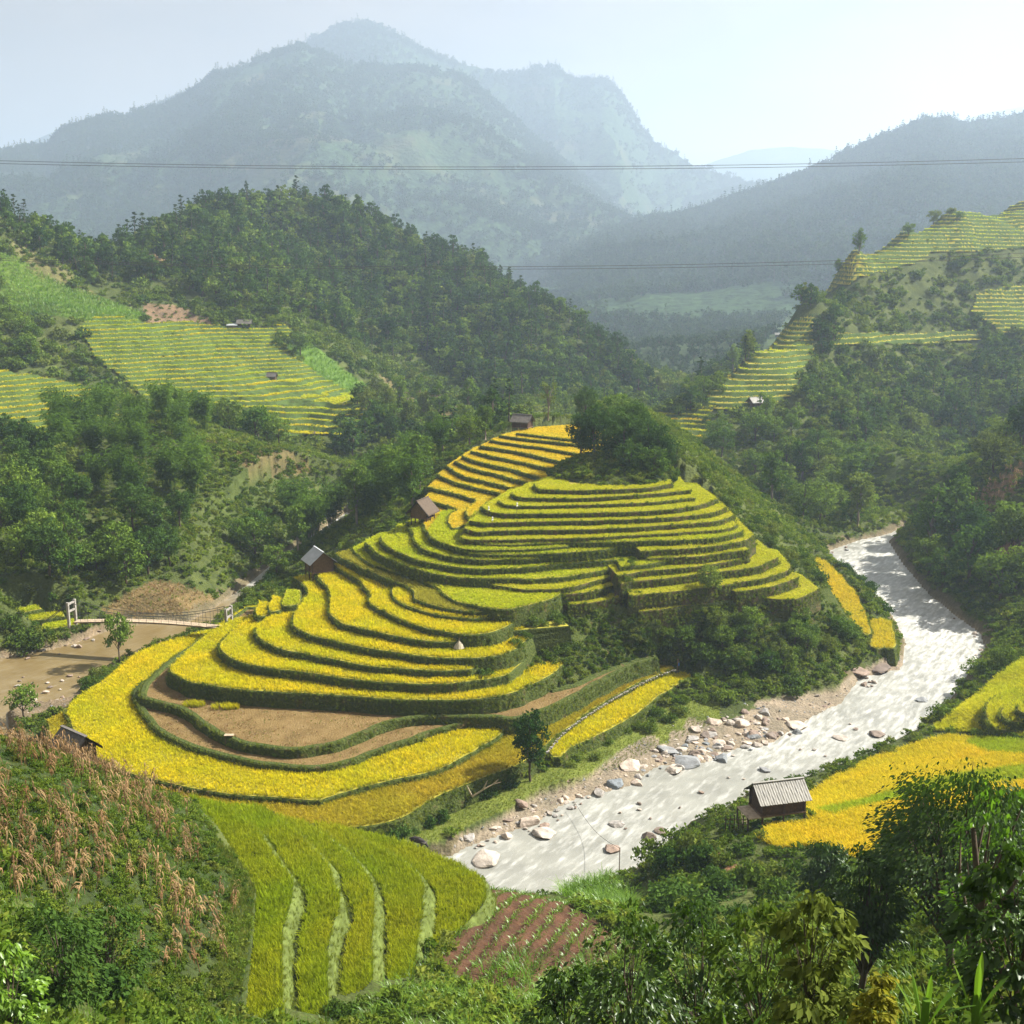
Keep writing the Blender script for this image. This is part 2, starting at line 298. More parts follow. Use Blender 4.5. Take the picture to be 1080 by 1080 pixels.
# ------------------------------------------------------------------ materials
def new_mat(name):
    m = bpy.data.materials.new(name); m.use_nodes = True; nt = m.node_tree; nt.nodes.clear()
    return m, nt, (lambda t, **k: _nd(nt, t, k)), nt.links.new
def _nd(nt, t, k):
    n = nt.nodes.new(t)
    for a, b in k.items():
        if a.startswith('i_'):
            key = a[2:].replace('_', ' '); n.inputs[int(key) if key.isdigit() else key].default_value = b
        else: setattr(n, a, b)
    return n
def c4(c): return (c[0], c[1], c[2], 1)
def ramp(N, L, fac, cols):
    r = N('ShaderNodeValToRGB'); e = r.color_ramp.elements
    while len(e) < len(cols): e.new(.5)
    for q, (p, c) in zip(e, cols): q.position = p; q.color = c4(c)
    L(fac, r.inputs[0]); return r.outputs[0]
def noise(N, L, scale, detail=3, vec=None, rough=.55):
    n = N('ShaderNodeTexNoise'); n.inputs['Scale'].default_value = scale; n.inputs['Detail'].default_value = detail; n.inputs['Roughness'].default_value = rough
    if vec is not None: L(vec, n.inputs['Vector'])
    return n.outputs[0]
def mixc(N, L, fac, a, b, mode='MIX'):
    m = N('ShaderNodeMix', data_type='RGBA', blend_type=mode)
    for s, x in ((0, fac), (6, a), (7, b)):
        if hasattr(x, 'links'): L(x, m.inputs[s])
        else: m.inputs[s].default_value = x if s == 0 else c4(x)
    return m.outputs[2]
def pos(N): return N('ShaderNodeNewGeometry').outputs['Position']
def bump(N, L, h, strength=.5, dist=.1):
    b = N('ShaderNodeBump'); b.inputs['Strength'].default_value = strength; b.inputs['Distance'].default_value = dist; L(h, b.inputs['Height']); return b.outputs[0]
def plain(name, col, rough=.8, var=.3, scale=2.0, bmp=.4, spec=.3, obj=True):
    m, nt, N, L = new_mat(name)
    tc = N('ShaderNodeTexCoord').outputs['Object'] if obj else pos(N)
    n1 = noise(N, L, scale, 5, tc); a = tuple(c*(1-var) for c in col); b = tuple(min(1, c*(1+var)) for c in col)
    c = ramp(N, L, n1, [(.3, a), (.7, b)])
    p = N('ShaderNodeBsdfPrincipled', i_Roughness=rough); p.inputs['Specular IOR Level'].default_value = spec
    L(c, p.inputs['Base Color']); L(bump(N, L, noise(N, L, scale*4, 5, tc), bmp, .05), p.inputs['Normal'])
    L(p.outputs[0], N('ShaderNodeOutputMaterial').inputs[0]); return m
def leaf(name, dark, light, trans=.35, gloss=.0, third=None, wscale=.06):
    """foliage: colour differs from plant to plant and from stand to stand; thin leaves let light through"""
    m, nt, N, L = new_mat(name)
    r = N('ShaderNodeObjectInfo').outputs['Random']
    cols = [(0, dark), (1, light)] if third is None else [(0, dark), (.7, light), (1, third)]
    c1 = ramp(N, L, r, cols)
    nz = noise(N, L, wscale, 2, pos(N)); c2 = ramp(N, L, nz, [(.3, tuple(x*.65 for x in dark)), (.7, tuple(min(1, x*1.2) for x in light))])
    c = mixc(N, L, .45, c1, c2)
    lr = N('ShaderNodeNewGeometry').outputs['Random Per Island']
    c = mixc(N, L, 1.0, c, ramp(N, L, lr, [(0, (.6, .65, .6)), (1, (1.3, 1.25, 1.1))]), 'MULTIPLY')
    d = N('ShaderNodeBsdfDiffuse'); t = N('ShaderNodeBsdfTranslucent'); L(c, d.inputs[0])
    L(mixc(N, L, 1.0, c, (1.25, 1.3, .75), 'MULTIPLY'), t.inputs[0])
    mx = N('ShaderNodeMixShader'); mx.inputs[0].default_value = trans; L(d.outputs[0], mx.inputs[1]); L(t.outputs[0], mx.inputs[2]); out = mx.outputs[0]
    if gloss > 0:
        g = N('ShaderNodeBsdfGlossy'); g.inputs['Roughness'].default_value = .38; g.inputs[0].default_value = (.8, .85, .8, 1)
        m2 = N('ShaderNodeMixShader'); m2.inputs[0].default_value = gloss; L(out, m2.inputs[1]); L(g.outputs[0], m2.inputs[2]); out = m2.outputs[0]
    L(out, N('ShaderNodeOutputMaterial').inputs[0]); return m
def rice_mat(name, base, tip, tip2, trans=.5, wscale=.12):
    """rice: green blades below, ripening heads above, ripeness drifting from place to place"""
    m, nt, N, L = new_mat(name)
    at = N('ShaderNodeAttribute', attribute_name='tip').outputs['Fac']
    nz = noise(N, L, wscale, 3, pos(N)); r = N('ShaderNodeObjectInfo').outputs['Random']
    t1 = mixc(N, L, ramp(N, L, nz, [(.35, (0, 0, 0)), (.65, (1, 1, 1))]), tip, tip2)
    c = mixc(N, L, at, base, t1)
    c = mixc(N, L, 1.0, c, ramp(N, L, r, [(0, (.72, .75, .7)), (1, (1.22, 1.2, 1.15))]), 'MULTIPLY')
    d = N('ShaderNodeBsdfDiffuse'); t = N('ShaderNodeBsdfTranslucent'); L(c, d.inputs[0]); L(c, t.inputs[0])
    mx = N('ShaderNodeMixShader'); mx.inputs[0].default_value = trans; L(d.outputs[0], mx.inputs[1]); L(t.outputs[0], mx.inputs[2])
    L(mx.outputs[0], N('ShaderNodeOutputMaterial').inputs[0]); return m
M = {}
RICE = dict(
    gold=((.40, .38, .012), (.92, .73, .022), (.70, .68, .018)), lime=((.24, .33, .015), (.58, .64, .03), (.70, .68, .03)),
    green=((.18, .34, .015), (.40, .58, .03), (.48, .60, .03)), knoll=((.26, .33, .015), (.62, .64, .03), (.74, .66, .035)),
    amber=((.42, .36, .02), (.90, .62, .04), (.84, .66, .035)), ochre=((.32, .27, .02), (.62, .46, .04), (.52, .46, .03)),
    olive=((.24, .24, .03), (.46, .42, .05), (.50, .46, .05)), strip=((.15, .24, .012), (.34, .43, .018), (.47, .46, .022)),
    bank=((.38, .33, .02), (.84, .62, .03), (.76, .64, .03)), bankgreen=((.18, .28, .015), (.40, .52, .022), (.50, .54, .025)))
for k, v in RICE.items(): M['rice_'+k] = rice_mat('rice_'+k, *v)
M['grass'] = leaf('grass', (.06, .11, .018), (.20, .24, .045), .45, 0, (.24, .20, .07))
M['weed'] = leaf('weed', (.05, .11, .016), (.18, .24, .035), .4, 0, (.24, .25, .06))
M['shrub'] = leaf('shrub', (.04, .09, .017), (.14, .20, .032), .27, 0, (.18, .2, .05))
M['broad'] = leaf('broad', (.042, .108, .02), (.17, .25, .04), .27, 0, (.17, .18, .05))
M['dense'] = leaf('dense', (.024, .064, .016), (.082, .145, .03), .27, 0)
M['bamboo'] = leaf('bamboo', (.045, .10, .018), (.12, .20, .032), .45, 0)
M['pine'] = leaf('pine', (.022, .052, .02), (.06, .095, .03), .25)
M['gloss'] = leaf('gloss', (.018, .05, .009), (.055, .105, .014), .35, .025)
M['tallgrass'] = leaf('tallgrass', (.07, .17, .015), (.19, .32, .035), .45, .03)
M['yellowleaf'] = leaf('yellowleaf', (.12, .17, .025), (.34, .30, .045), .4, .0, (.4, .2, .06))
M['maize'] = leaf('dry_maize', (.12, .06, .035), (.42, .29, .17), .3, .0, (.24, .11, .06))
M['palegrass'] = leaf('pale_grass', (.12, .17, .035), (.24, .27, .07), .45)
M['bark'] = plain('bark', (.09, .065, .045), .9, .3, 3)
M['palebark'] = plain('pale_bark', (.22, .18, .13), .9, .3, 3)
M['wood'] = plain('weathered_wood', (.15, .09, .05), .85, .4, 5)
M['darkwood'] = plain('dark_wood', (.075, .042, .025), .85, .4, 5)
M['palewood'] = plain('pale_wood', (.42, .33, .23), .85, .25, 3)
M['concrete'] = plain('concrete', (.30, .28, .25), .85, .2, 2)
M['thatch'] = plain('thatch', (.11, .082, .06), .95, .35, 6, .8)
M['greyroof'] = plain('fibre_cement_roof', (.29, .28, .255), .7, .18, 1.5, .2)
M['zincroof'] = plain('pale_sheet_roof', (.40, .42, .44), .5, .15, 1.2, .2, .5)
M['brownroof'] = plain('old_tile_roof', (.135, .122, .11), .85, .3, 2)
M['cable'] = plain('steel_cable', (.08, .085, .09), .6, .1, 1)
M['cloth_white'] = plain('white_plastic_bag', (.8, .8, .8), .6, .1, 2)
M['cloth_blue'] = plain('blue_cloth', (.04, .13, .38), .8, .2, 4)
M['cloth_dark'] = plain('dark_cloth', (.03, .03, .035), .85, .2, 4)
M['skin'] = plain('skin', (.38, .22, .15), .6, .08, 3)
M['hide'] = plain('buffalo_hide', (.035, .028, .026), .75, .3, 3)
M['horn'] = plain('horn', (.16, .14, .12), .5, .2, 4)
M['straw'] = plain('straw', (.42, .37, .28), .95, .3, 6, .8)
def rock_mat(name, a, b, c):
    m, nt, N, L = new_mat(name); tc = N('ShaderNodeTexCoord').outputs['Object']
    r = N('ShaderNodeObjectInfo').outputs['Random']
    base = ramp(N, L, r, [(0, a), (.5, b), (1, c)])
    n1 = noise(N, L, 1.7, 6, tc); col = mixc(N, L, 1.0, base, ramp(N, L, n1, [(.3, (.55, .53, .5)), (.7, (1.25, 1.22, 1.18))]), 'MULTIPLY')
    p = N('ShaderNodeBsdfPrincipled', i_Roughness=.8); L(col, p.inputs['Base Color']); L(bump(N, L, noise(N, L, 5, 8, tc), .7, .12), p.inputs['Normal'])
    L(p.outputs[0], N('ShaderNodeOutputMaterial').inputs[0]); return m
M['rock'] = rock_mat('river_rock', (.30, .29, .28), (.46, .41, .36), (.52, .43, .36))
M['bluerock'] = rock_mat('blue_grey_rock', (.17, .20, .23), (.22, .24, .26), (.26, .26, .27))
M['brownrock'] = rock_mat('brown_rock', (.20, .15, .12), (.27, .20, .16), (.16, .13, .11))
def ground_mat():
    m, nt, N, L = new_mat('ground'); P = pos(N)
    a = N('ShaderNodeAttribute', attribute_name='gcol').outputs['Color']
    n1 = noise(N, L, .35, 6, P); n2 = noise(N, L, 2.5, 5, P)
    c = mixc(N, L, 1.0, a, ramp(N, L, n1, [(.3, (.65, .68, .65)), (.7, (1.3, 1.25, 1.2))]), 'MULTIPLY')
    c = mixc(N, L, 1.0, c, ramp(N, L, n2, [(.3, (.75, .75, .75)), (.7, (1.2, 1.2, 1.2))]), 'MULTIPLY')
    p = N('ShaderNodeBsdfPrincipled', i_Roughness=.95); p.inputs['Specular IOR Level'].default_value = .1
    L(c, p.inputs['Base Color']); L(bump(N, L, n2, .8, .35), p.inputs['Normal'])
    L(p.outputs[0], N('ShaderNodeOutputMaterial').inputs[0]); return m
M['ground'] = ground_mat()
M['shadefloor'] = plain('shade_paddy_floor', (.035, .045, .014), .9, .3, 1.5, .5, .1, False)  # strip floors: shade painted in, a dark shadow line along each riser foot
M['paddy'] = plain('paddy_floor', (.30, .27, .035), .95, .35, .8, .6, .1, False)
M['riser'] = plain('grassy_riser', (.065, .082, .022), .95, .45, .7, .9, .1, False)
M['riserbrown'] = plain('earth_riser', (.095, .078, .036), .95, .4, .7, .9, .1, False)
M['striprise'] = plain('pale_grass_bank', (.11, .14, .035), .95, .4, 1.2, .9, .1, False)
def riser_mat(name, g1, g2, e1, amt):
    m, nt, N, L = new_mat(name); P = pos(N); n1 = noise(N, L, .55, 6, P, .65); n2 = noise(N, L, 3.5, 5, P)
    c = mixc(N, L, ramp(N, L, n1, [(amt, (0, 0, 0)), (amt+.12, (1, 1, 1))]), ramp(N, L, n2, [(.3, g1), (.7, g2)]), e1)
    p = N('ShaderNodeBsdfPrincipled', i_Roughness=.95); p.inputs['Specular IOR Level'].default_value = .05
    L(c, p.inputs['Base Color']); L(bump(N, L, n2, 1, .3), p.inputs['Normal']); L(p.outputs[0], N('ShaderNodeOutputMaterial').inputs[0]); return m
M['riser'] = riser_mat('grassy_riser', (.035, .055, .014), (.10, .12, .03), (.12, .09, .045), .58); M['riserbrown'] = riser_mat('earthy_riser', (.04, .055, .018), (.11, .11, .035), (.13, .095, .05), .5)
M['farriser'] = riser_mat('far_grassy_riser', (.045, .08, .018), (.10, .145, .035), (.11, .11, .04), .6)
def fallow_mat():
    m, nt, N, L = new_mat('harvested_soil'); P = pos(N)
    n1 = noise(N, L, .5, 6, P); n2 = noise(N, L, 5, 4, P)
    c = ramp(N, L, n1, [(.3, (.115, .075, .028)), (.52, (.175, .115, .045)), (.75, (.23, .16, .07))])
    c = mixc(N, L, ramp(N, L, n2, [(.56, (0, 0, 0)), (.66, (1, 1, 1))]), c, (.27, .21, .09))
    p = N('ShaderNodeBsdfPrincipled', i_Roughness=.95); p.inputs['Specular IOR Level'].default_value = .1
    L(c, p.inputs['Base Color']); L(bump(N, L, n2, 1, .15), p.inputs['Normal']); L(p.outputs[0], N('ShaderNodeOutputMaterial').inputs[0]); return m
M['fallow'] = fallow_mat()
def water_mat():
    m, nt, N, L = new_mat('river_water'); P = pos(N)
    mud = N('ShaderNodeAttribute', attribute_name='mud').outputs['Fac']; fl = N('ShaderNodeAttribute', attribute_name='flow').outputs['Vector']; rap = N('ShaderNodeAttribute', attribute_name='rapid').outputs['Fac']
    n1 = noise(N, L, 1.7, 7, fl, .6); n2 = noise(N, L, .22, 3, P); n3 = noise(N, L, 2.2, 5, fl, .6)
    milk = ramp(N, L, n2, [(.3, (.22, .22, .195)), (.7, (.30, .30, .265))])
    c = mixc(N, L, mud, milk, ramp(N, L, n2, [(.3, (.15, .105, .04)), (.7, (.21, .16, .08))]))
    ad = N('ShaderNodeMath', operation='MULTIPLY_ADD'); L(rap, ad.inputs[0]); ad.inputs[1].default_value = .22; L(n1, ad.inputs[2])
    foam = ramp(N, L, ad.outputs[0], [(.50, (0, 0, 0)), (.85, (1, 1, 1))])
    foam = mixc(N, L, 1.0, foam, ramp(N, L, n3, [(.35, (.15,)*3), (.62, (1,)*3)]), 'MULTIPLY')
    foam = mixc(N, L, mud, foam, mixc(N, L, 1.0, foam, (.22, .22, .22), 'MULTIPLY'))
    c = mixc(N, L, foam, c, (.66, .66, .63))
    p = N('ShaderNodeBsdfPrincipled'); p.inputs['IOR'].default_value = 1.33
    L(c, p.inputs['Base Color']); L(ramp(N, L, foam, [(0, (.28,)*3), (1, (.8,)*3)]), p.inputs['Roughness'])
    hm = N('ShaderNodeMath', operation='ADD'); L(n1, hm.inputs[0]); L(n3, hm.inputs[1])
    b = N('ShaderNodeBump'); b.inputs['Distance'].default_value = .35; L(hm.outputs[0], b.inputs['Height'])
    sm = N('ShaderNodeMath', operation='MULTIPLY_ADD'); L(rap, sm.inputs[0]); sm.inputs[1].default_value = .35; sm.inputs[2].default_value = .12; L(sm.outputs[0], b.inputs['Strength'])
    L(b.outputs[0], p.inputs['Normal']); L(p.outputs[0], N('ShaderNodeOutputMaterial').inputs[0]); return m
M['water'] = water_mat()
def hill_mat(name, seed, forest, field, bare, amt):
    m, nt, N, L = new_mat(name); P = pos(N)
    mp = N('ShaderNodeMapping'); mp.inputs['Location'].default_value = (seed*31, seed*17, 0); L(P, mp.inputs[0]); V = mp.outputs[0]
    big = noise(N, L, .0035, 4, V); med = noise(N, L, .02, 5, V); fine = noise(N, L, .09, 4, V)
    c = ramp(N, L, fine, [(.35, tuple(x*.55 for x in forest)), (.65, tuple(x*1.35 for x in forest))])
    f2 = ramp(N, L, med, [(.35, field), (.6, bare), (.75, tuple(x*1.1 for x in field))])
    # hillside fields stepped along the contour
    sx = N('ShaderNodeSeparateXYZ'); L(P, sx.inputs[0]); wv = N('ShaderNodeMath', operation='MULTIPLY'); L(sx.outputs[2], wv.inputs[0]); wv.inputs[1].default_value = .14
    fr = N('ShaderNodeMath', operation='FRACT'); L(wv.outputs[0], fr.inputs[0])
    f2 = mixc(N, L, ramp(N, L, fr.outputs[0], [(.55, (0, 0, 0)), (.7, (.3, .3, .3))]), f2, tuple(x*.6 for x in field))
    lo = N('ShaderNodeAttribute', attribute_name='low').outputs['Fac']
    k = N('ShaderNodeMath', operation='MULTIPLY_ADD'); L(lo, k.inputs[0]); k.inputs[1].default_value = amt; L(big, k.inputs[2])
    c = mixc(N, L, ramp(N, L, k.outputs[0], [(.60, (0, 0, 0)), (.68, (1, 1, 1))]), c, f2)
    p = N('ShaderNodeBsdfPrincipled', i_Roughness=1.0); p.inputs['Specular IOR Level'].default_value = 0
    L(c, p.inputs['Base Color']); L(bump(N, L, fine, 1, 6), p.inputs['Normal']); L(p.outputs[0], N('ShaderNodeOutputMaterial').inputs[0]); return m

# ------------------------------------------------------------------ mesh helpers
def mk(name, V, Fq, mats, mi=None, parent=None, link=True, attrs=None, smooth=False):
    V = np.asarray(V, np.float32); me = bpy.data.meshes.new(name)
    if isinstance(Fq, np.ndarray) and Fq.ndim == 2:
        k = Fq.shape[1]; nf = len(Fq); me.vertices.add(len(V)); me.vertices.foreach_set('co', V.ravel())
        me.loops.add(nf*k); me.loops.foreach_set('vertex_index', Fq.astype(np.int32).ravel())
        me.polygons.add(nf); me.polygons.foreach_set('loop_start', np.arange(0, nf*k, k, dtype=np.int32))
        me.update(calc_edges=True)
    else:
        me.from_pydata(V.tolist(), [], [list(f) for f in Fq])
    for m in (mats if isinstance(mats, (list, tuple)) else [mats]): me.materials.append(m)
    if mi is not None: me.polygons.foreach_set('material_index', np.asarray(mi, np.int32))
    if smooth: me.polygons.foreach_set('use_smooth', np.ones(len(me.polygons), bool))
    for an, (t, dat) in (attrs or {}).items():
        a = me.attributes.new(an, t, 'POINT'); a.data.foreach_set({'FLOAT': 'value', 'FLOAT_COLOR': 'color', 'FLOAT_VECTOR': 'vector', 'INT': 'value'}[t], np.asarray(dat, np.int32 if t == 'INT' else np.float32).ravel())
    me.update(); o = bpy.data.objects.new(name, me)
    if link: COL.objects.link(o)
    if parent is not None: o.parent = parent
    return o
def tag(o, label=None, cat=None, group=None, kind=None):
    if label: o['label'] = label
    if cat: o['category'] = cat
    if group: o['group'] = group
    if kind: o['kind'] = kind
    return o
def thing(name, label, cat, loc=(0, 0, 0), rz=0, group=None, s=1):
    o = bpy.data.objects.new(name, None); COL.objects.link(o); o.location = loc; o.rotation_euler = (0, 0, rz); o.scale = (s, s, s)
    o.empty_display_size = .2
    return tag(o, label, cat, group)
class MB:
    def __init__(s): s.v = []; s.f = []
    def add(s, V, Fs):
        n = len(s.v); s.v += [tuple(map(float, p)) for p in V]; s.f += [tuple(int(i)+n for i in f) for f in Fs]; return s
    def box(s, c, d, rz=0, rx=0, ry=0):
        R = Matrix.Rotation(rz, 3, 'Z') @ Matrix.Rotation(ry, 3, 'Y') @ Matrix.Rotation(rx, 3, 'X')
        V = [Vector(c)+R @ Vector((x*d[0]/2, y*d[1]/2, z*d[2]/2)) for z in (-1, 1) for y in (-1, 1) for x in (-1, 1)]
        return s.add(V, [(0, 2, 3, 1), (4, 5, 7, 6), (0, 1, 5, 4), (2, 6, 7, 3), (0, 4, 6, 2), (1, 3, 7, 5)])
    def tube(s, P, R, n=6, cap=True):
        P = [np.array(p, float) for p in P]; R = R if hasattr(R, '__len__') else [R]*len(P); base = len(s.v); V = []
        for i, p in enumerate(P):
            t = P[min(i+1, len(P)-1)]-P[max(i-1, 0)]; t = t/(np.linalg.norm(t)+1e-9)
            a = np.cross(t, [0, 0, 1.0]); a = np.array([1.0, 0, 0]) if np.linalg.norm(a) < 1e-3 else a/np.linalg.norm(a); b = np.cross(t, a)
            for k in range(n): V.append(p+R[i]*(math.cos(2*math.pi*k/n)*a+math.sin(2*math.pi*k/n)*b))
        Fs = [(i*n+k, i*n+(k+1) % n, (i+1)*n+(k+1) % n, (i+1)*n+k) for i in range(len(P)-1) for k in range(n)]
        if cap: Fs += [tuple(range(n-1, -1, -1)), tuple(range((len(P)-1)*n, len(P)*n))]
        return s.add(V, Fs)
    def build(s, name, mat, parent=None, link=True, smooth=False):
        return mk(name, np.array(s.v), s.f, mat, None, parent, link, None, smooth)
def unit(v): return v/(np.linalg.norm(v, axis=-1, keepdims=True)+1e-9)
def cards(C, L, W, dirs=None, nrm=None, r=rng, bend=0):
    """leaf-shaped four-sided faces at the points C"""
    n = len(C); a = unit(r.normal(size=(n, 3))) if dirs is None else unit(dirs)
    q = r.normal(size=(n, 3)) if nrm is None else nrm+r.normal(size=(n, 3))*.5
    b = unit(np.cross(a, q)); L = np.broadcast_to(L, (n,))[:, None]; W = np.broadcast_to(W, (n,))[:, None]
    V = np.stack([C-a*L*.5, C+b*W*.5, C+a*L*.5, C-b*W*.5], 1).reshape(-1, 3)
    return V, np.arange(4*n).reshape(n, 4)
def ball(n, r=rng): return unit(r.normal(size=(n, 3)))*(r.random((n, 1))**(1/3))
def clumps(centers, rad, per, L, W, r=rng, up=.5, squash=.75):
    C = np.repeat(centers, per, 0); R = np.repeat(np.broadcast_to(rad, (len(centers),)), per)[:, None]
    off = unit(r.normal(size=C.shape))*(r.random((len(C), 1))**.45); off[:, 2] *= squash
    nrm = off+np.array([0, 0, up]); s = r.uniform(.7, 1.3, len(C))
    return cards(C+off*R, L*s, W*s, None, nrm, r)
def merge(parts):
    V = []; Q = []; n = 0
    for v, q in parts: V.append(v); Q.append(q+n); n += len(v)
    return np.vstack(V), np.vstack(Q)
def quadtube(P, R, n=5):
    b = MB().tube(P, R, n, False); return np.array(b.v), np.array(b.f)
def trunk_limbs(h, r0, tops, r=rng, lean=.05, fork=.35):
    """a tapered stem with limbs that reach into the crown"""
    k = 6; sway = np.cumsum(r.normal(size=(k, 2))*h*lean*.35, 0); z = np.linspace(-.4, h*.8, k)
    S = np.column_stack([sway-sway[0], z]); parts = [quadtube(S, np.linspace(r0, r0*.35, k), 6)]
    for t in tops:
        f = min(.95, max(fork, (t[2]/h)*.62)); i = f*(k-1); a = S[int(i)]*(1-i % 1)+S[min(int(i)+1, k-1)]*(i % 1)
        mid = (a+t)/2+np.array([0, 0, h*.03])+r.normal(size=3)*h*.015
        parts.append(quadtube([a, mid, t], [r0*.42*(1-f*.5), r0*.25, r0*.07], 4))
    return merge(parts)
def round_tree(h, w, nc, per, leafL, r=rng, base=.28, cr=.26, form='round'):
    """crown of separate leaf clumps with gaps between them"""
    cs = []
    while len(cs) < nc:
        d = unit(r.normal(size=3)); q = d*(r.random()**.38)
        zz = (q[2]+1)/2
        if form == 'tall': k = .55+.45*math.sin(math.pi*min(1, zz*.9+.1))
        elif form == 'spread': k = .65+.5*zz
        else: k = 1.0
        p = np.array([q[0]*w*.5*k, q[1]*w*.5*k, h*(base+(1-base)*(zz*.94+.02))])
        if all(np.linalg.norm((p-c)/[1, 1, 1]) > w*.11 for c in cs) or r.random() < .12: cs.append(p)
    cs = np.array(cs); cs[:, :2] *= r.uniform(.85, 1.1, (nc, 1))
    rad = w*cr*r.uniform(.65, 1.2, nc)*.62
    crown = clumps(cs, rad, per, leafL, leafL*.55, r)
    tops = cs[r.choice(nc, min(nc, 9), replace=False)]
    return trunk_limbs(h, h*.022+.05, tops, r), crown
def pine_tree(h, w, r=rng, tiers=9, per=46, leafL=.8):
    cs = []; dirs = []
    for t in range(tiers):
        z = h*(.28+.7*t/(tiers-1)); rr = w*.5*(1-t/(tiers-.3))**.8*r.uniform(.75, 1.15); m = max(3, int(per*(.35+rr/w)))
        th = r.uniform(0, 2*math.pi, m); q = rr*np.sqrt(r.random(m))
        cs.append(np.column_stack([q*np.cos(th), q*np.sin(th), z-q*.22+r.normal(size=m)*h*.018])); dirs.append(np.column_stack([np.cos(th), np.sin(th), np.full(m, -.15)]))
    C = np.vstack(cs); Dd = np.vstack(dirs)+r.normal(size=C.shape)*.35
    crown = cards(C, leafL*r.uniform(.7, 1.3, len(C)), leafL*.45, Dd, np.tile([0, 0, 1.0], (len(C), 1)), r)
    return quadtube([(0, 0, -.4), (0, 0, h*.5), (0, 0, h*.97)], [h*.018+.04, h*.013, .03], 6), crown
def bamboo_clump(h, r=rng, n=22, per=46, leafL=.55):
    culms = []; C = []; Dd = []
    for i in range(n):
        th = r.uniform(0, 2*math.pi); lean = r.uniform(.05, .42); hh = h*r.uniform(.7, 1.05); x0 = r.normal(size=2)*h*.035
        t = np.linspace(0, 1, 7); out = lean*hh*(t**2.2); z = hh*(t-.16*lean*2*t**4)
        P = np.column_stack([x0[0]+out*math.cos(th), x0[1]+out*math.sin(th), z-.2]); culms.append(quadtube(P, np.linspace(.05, .012, 7), 4))
        q = r.uniform(.28, 1.0, per)**.8; k = np.clip(q*6, 0, 5.99).astype(int); f = q*6-k
        pt = P[k]*(1-f[:, None])+P[k+1]*f[:, None]; sp = h*.062*(1.15-q*.5)[:, None]
        C.append(pt+r.normal(size=(per, 3))*sp); Dd.append(np.column_stack([np.cos(th)+r.normal(size=per)*.7, np.sin(th)+r.normal(size=per)*.7, r.uniform(-1.2, .1, per)]))
    C = np.vstack(C); Dd = np.vstack(Dd)
    return merge(culms), cards(C, leafL*r.uniform(.7, 1.4, len(C)), leafL*.28, Dd, None, r)
def shrub_leaves(h, w, nc, per, leafL, r=rng):
    cs = ball(nc, r)*[w*.42, w*.42, h*.42]; cs[:, 2] = np.abs(cs[:, 2])*1.35+h*.12
    a = clumps(cs, w*.2*r.uniform(.7, 1.3, nc), per, leafL, leafL*.55, r)
    st = [quadtube([(0, 0, -.1), c*[.5, .5, .55], c], [.04, .025, .01], 3) for c in cs[:7]]
    return merge([a]+st)
def blade_tuft(n, h, spread, w, droop=.5, r=rng, segs=2):
    """blades rising from one root and bending over; attribute tip runs 0 at the root to 1 at the end"""
    V = []; Q = []; T = []
    for i in range(n):
        th = r.uniform(0, 2*math.pi); o = np.array([math.cos(th), math.sin(th)])*r.random()*spread*.5; out = r.uniform(.15, 1)*spread; hh = h*r.uniform(.75, 1.1)
        s = np.array([-math.sin(th), math.cos(th), 0])*w*.5; b = len(V)
        for k in range(segs+1):
            t = k/segs; rr = out*t**1.7; z = hh*(t-droop*.35*t**3)
            p = np.array([o[0]+rr*math.cos(th), o[1]+rr*math.sin(th), z]); ww = 1-.55*t if k < segs else .35
            V += [p-s*ww, p+s*ww]; T += [t, t]
        Q += [(b+2*k, b+2*k+1, b+2*k+3, b+2*k+2) for k in range(segs)]
    return np.array(V), np.array(Q), np.array(T)
def proto(name, VQ, mat, T=None):
    return mk(name, VQ[0], VQ[1], mat, None, None, False, None if T is None else {'tip': ('FLOAT', T)})
def proto2(name, tr, cr, bark, lf):
    V, Q = merge([tr, cr]); mi = np.r_[np.zeros(len(tr[1]), int), np.ones(len(cr[1]), int)]
    return mk(name, V, Q, [bark, lf], mi, None, False)
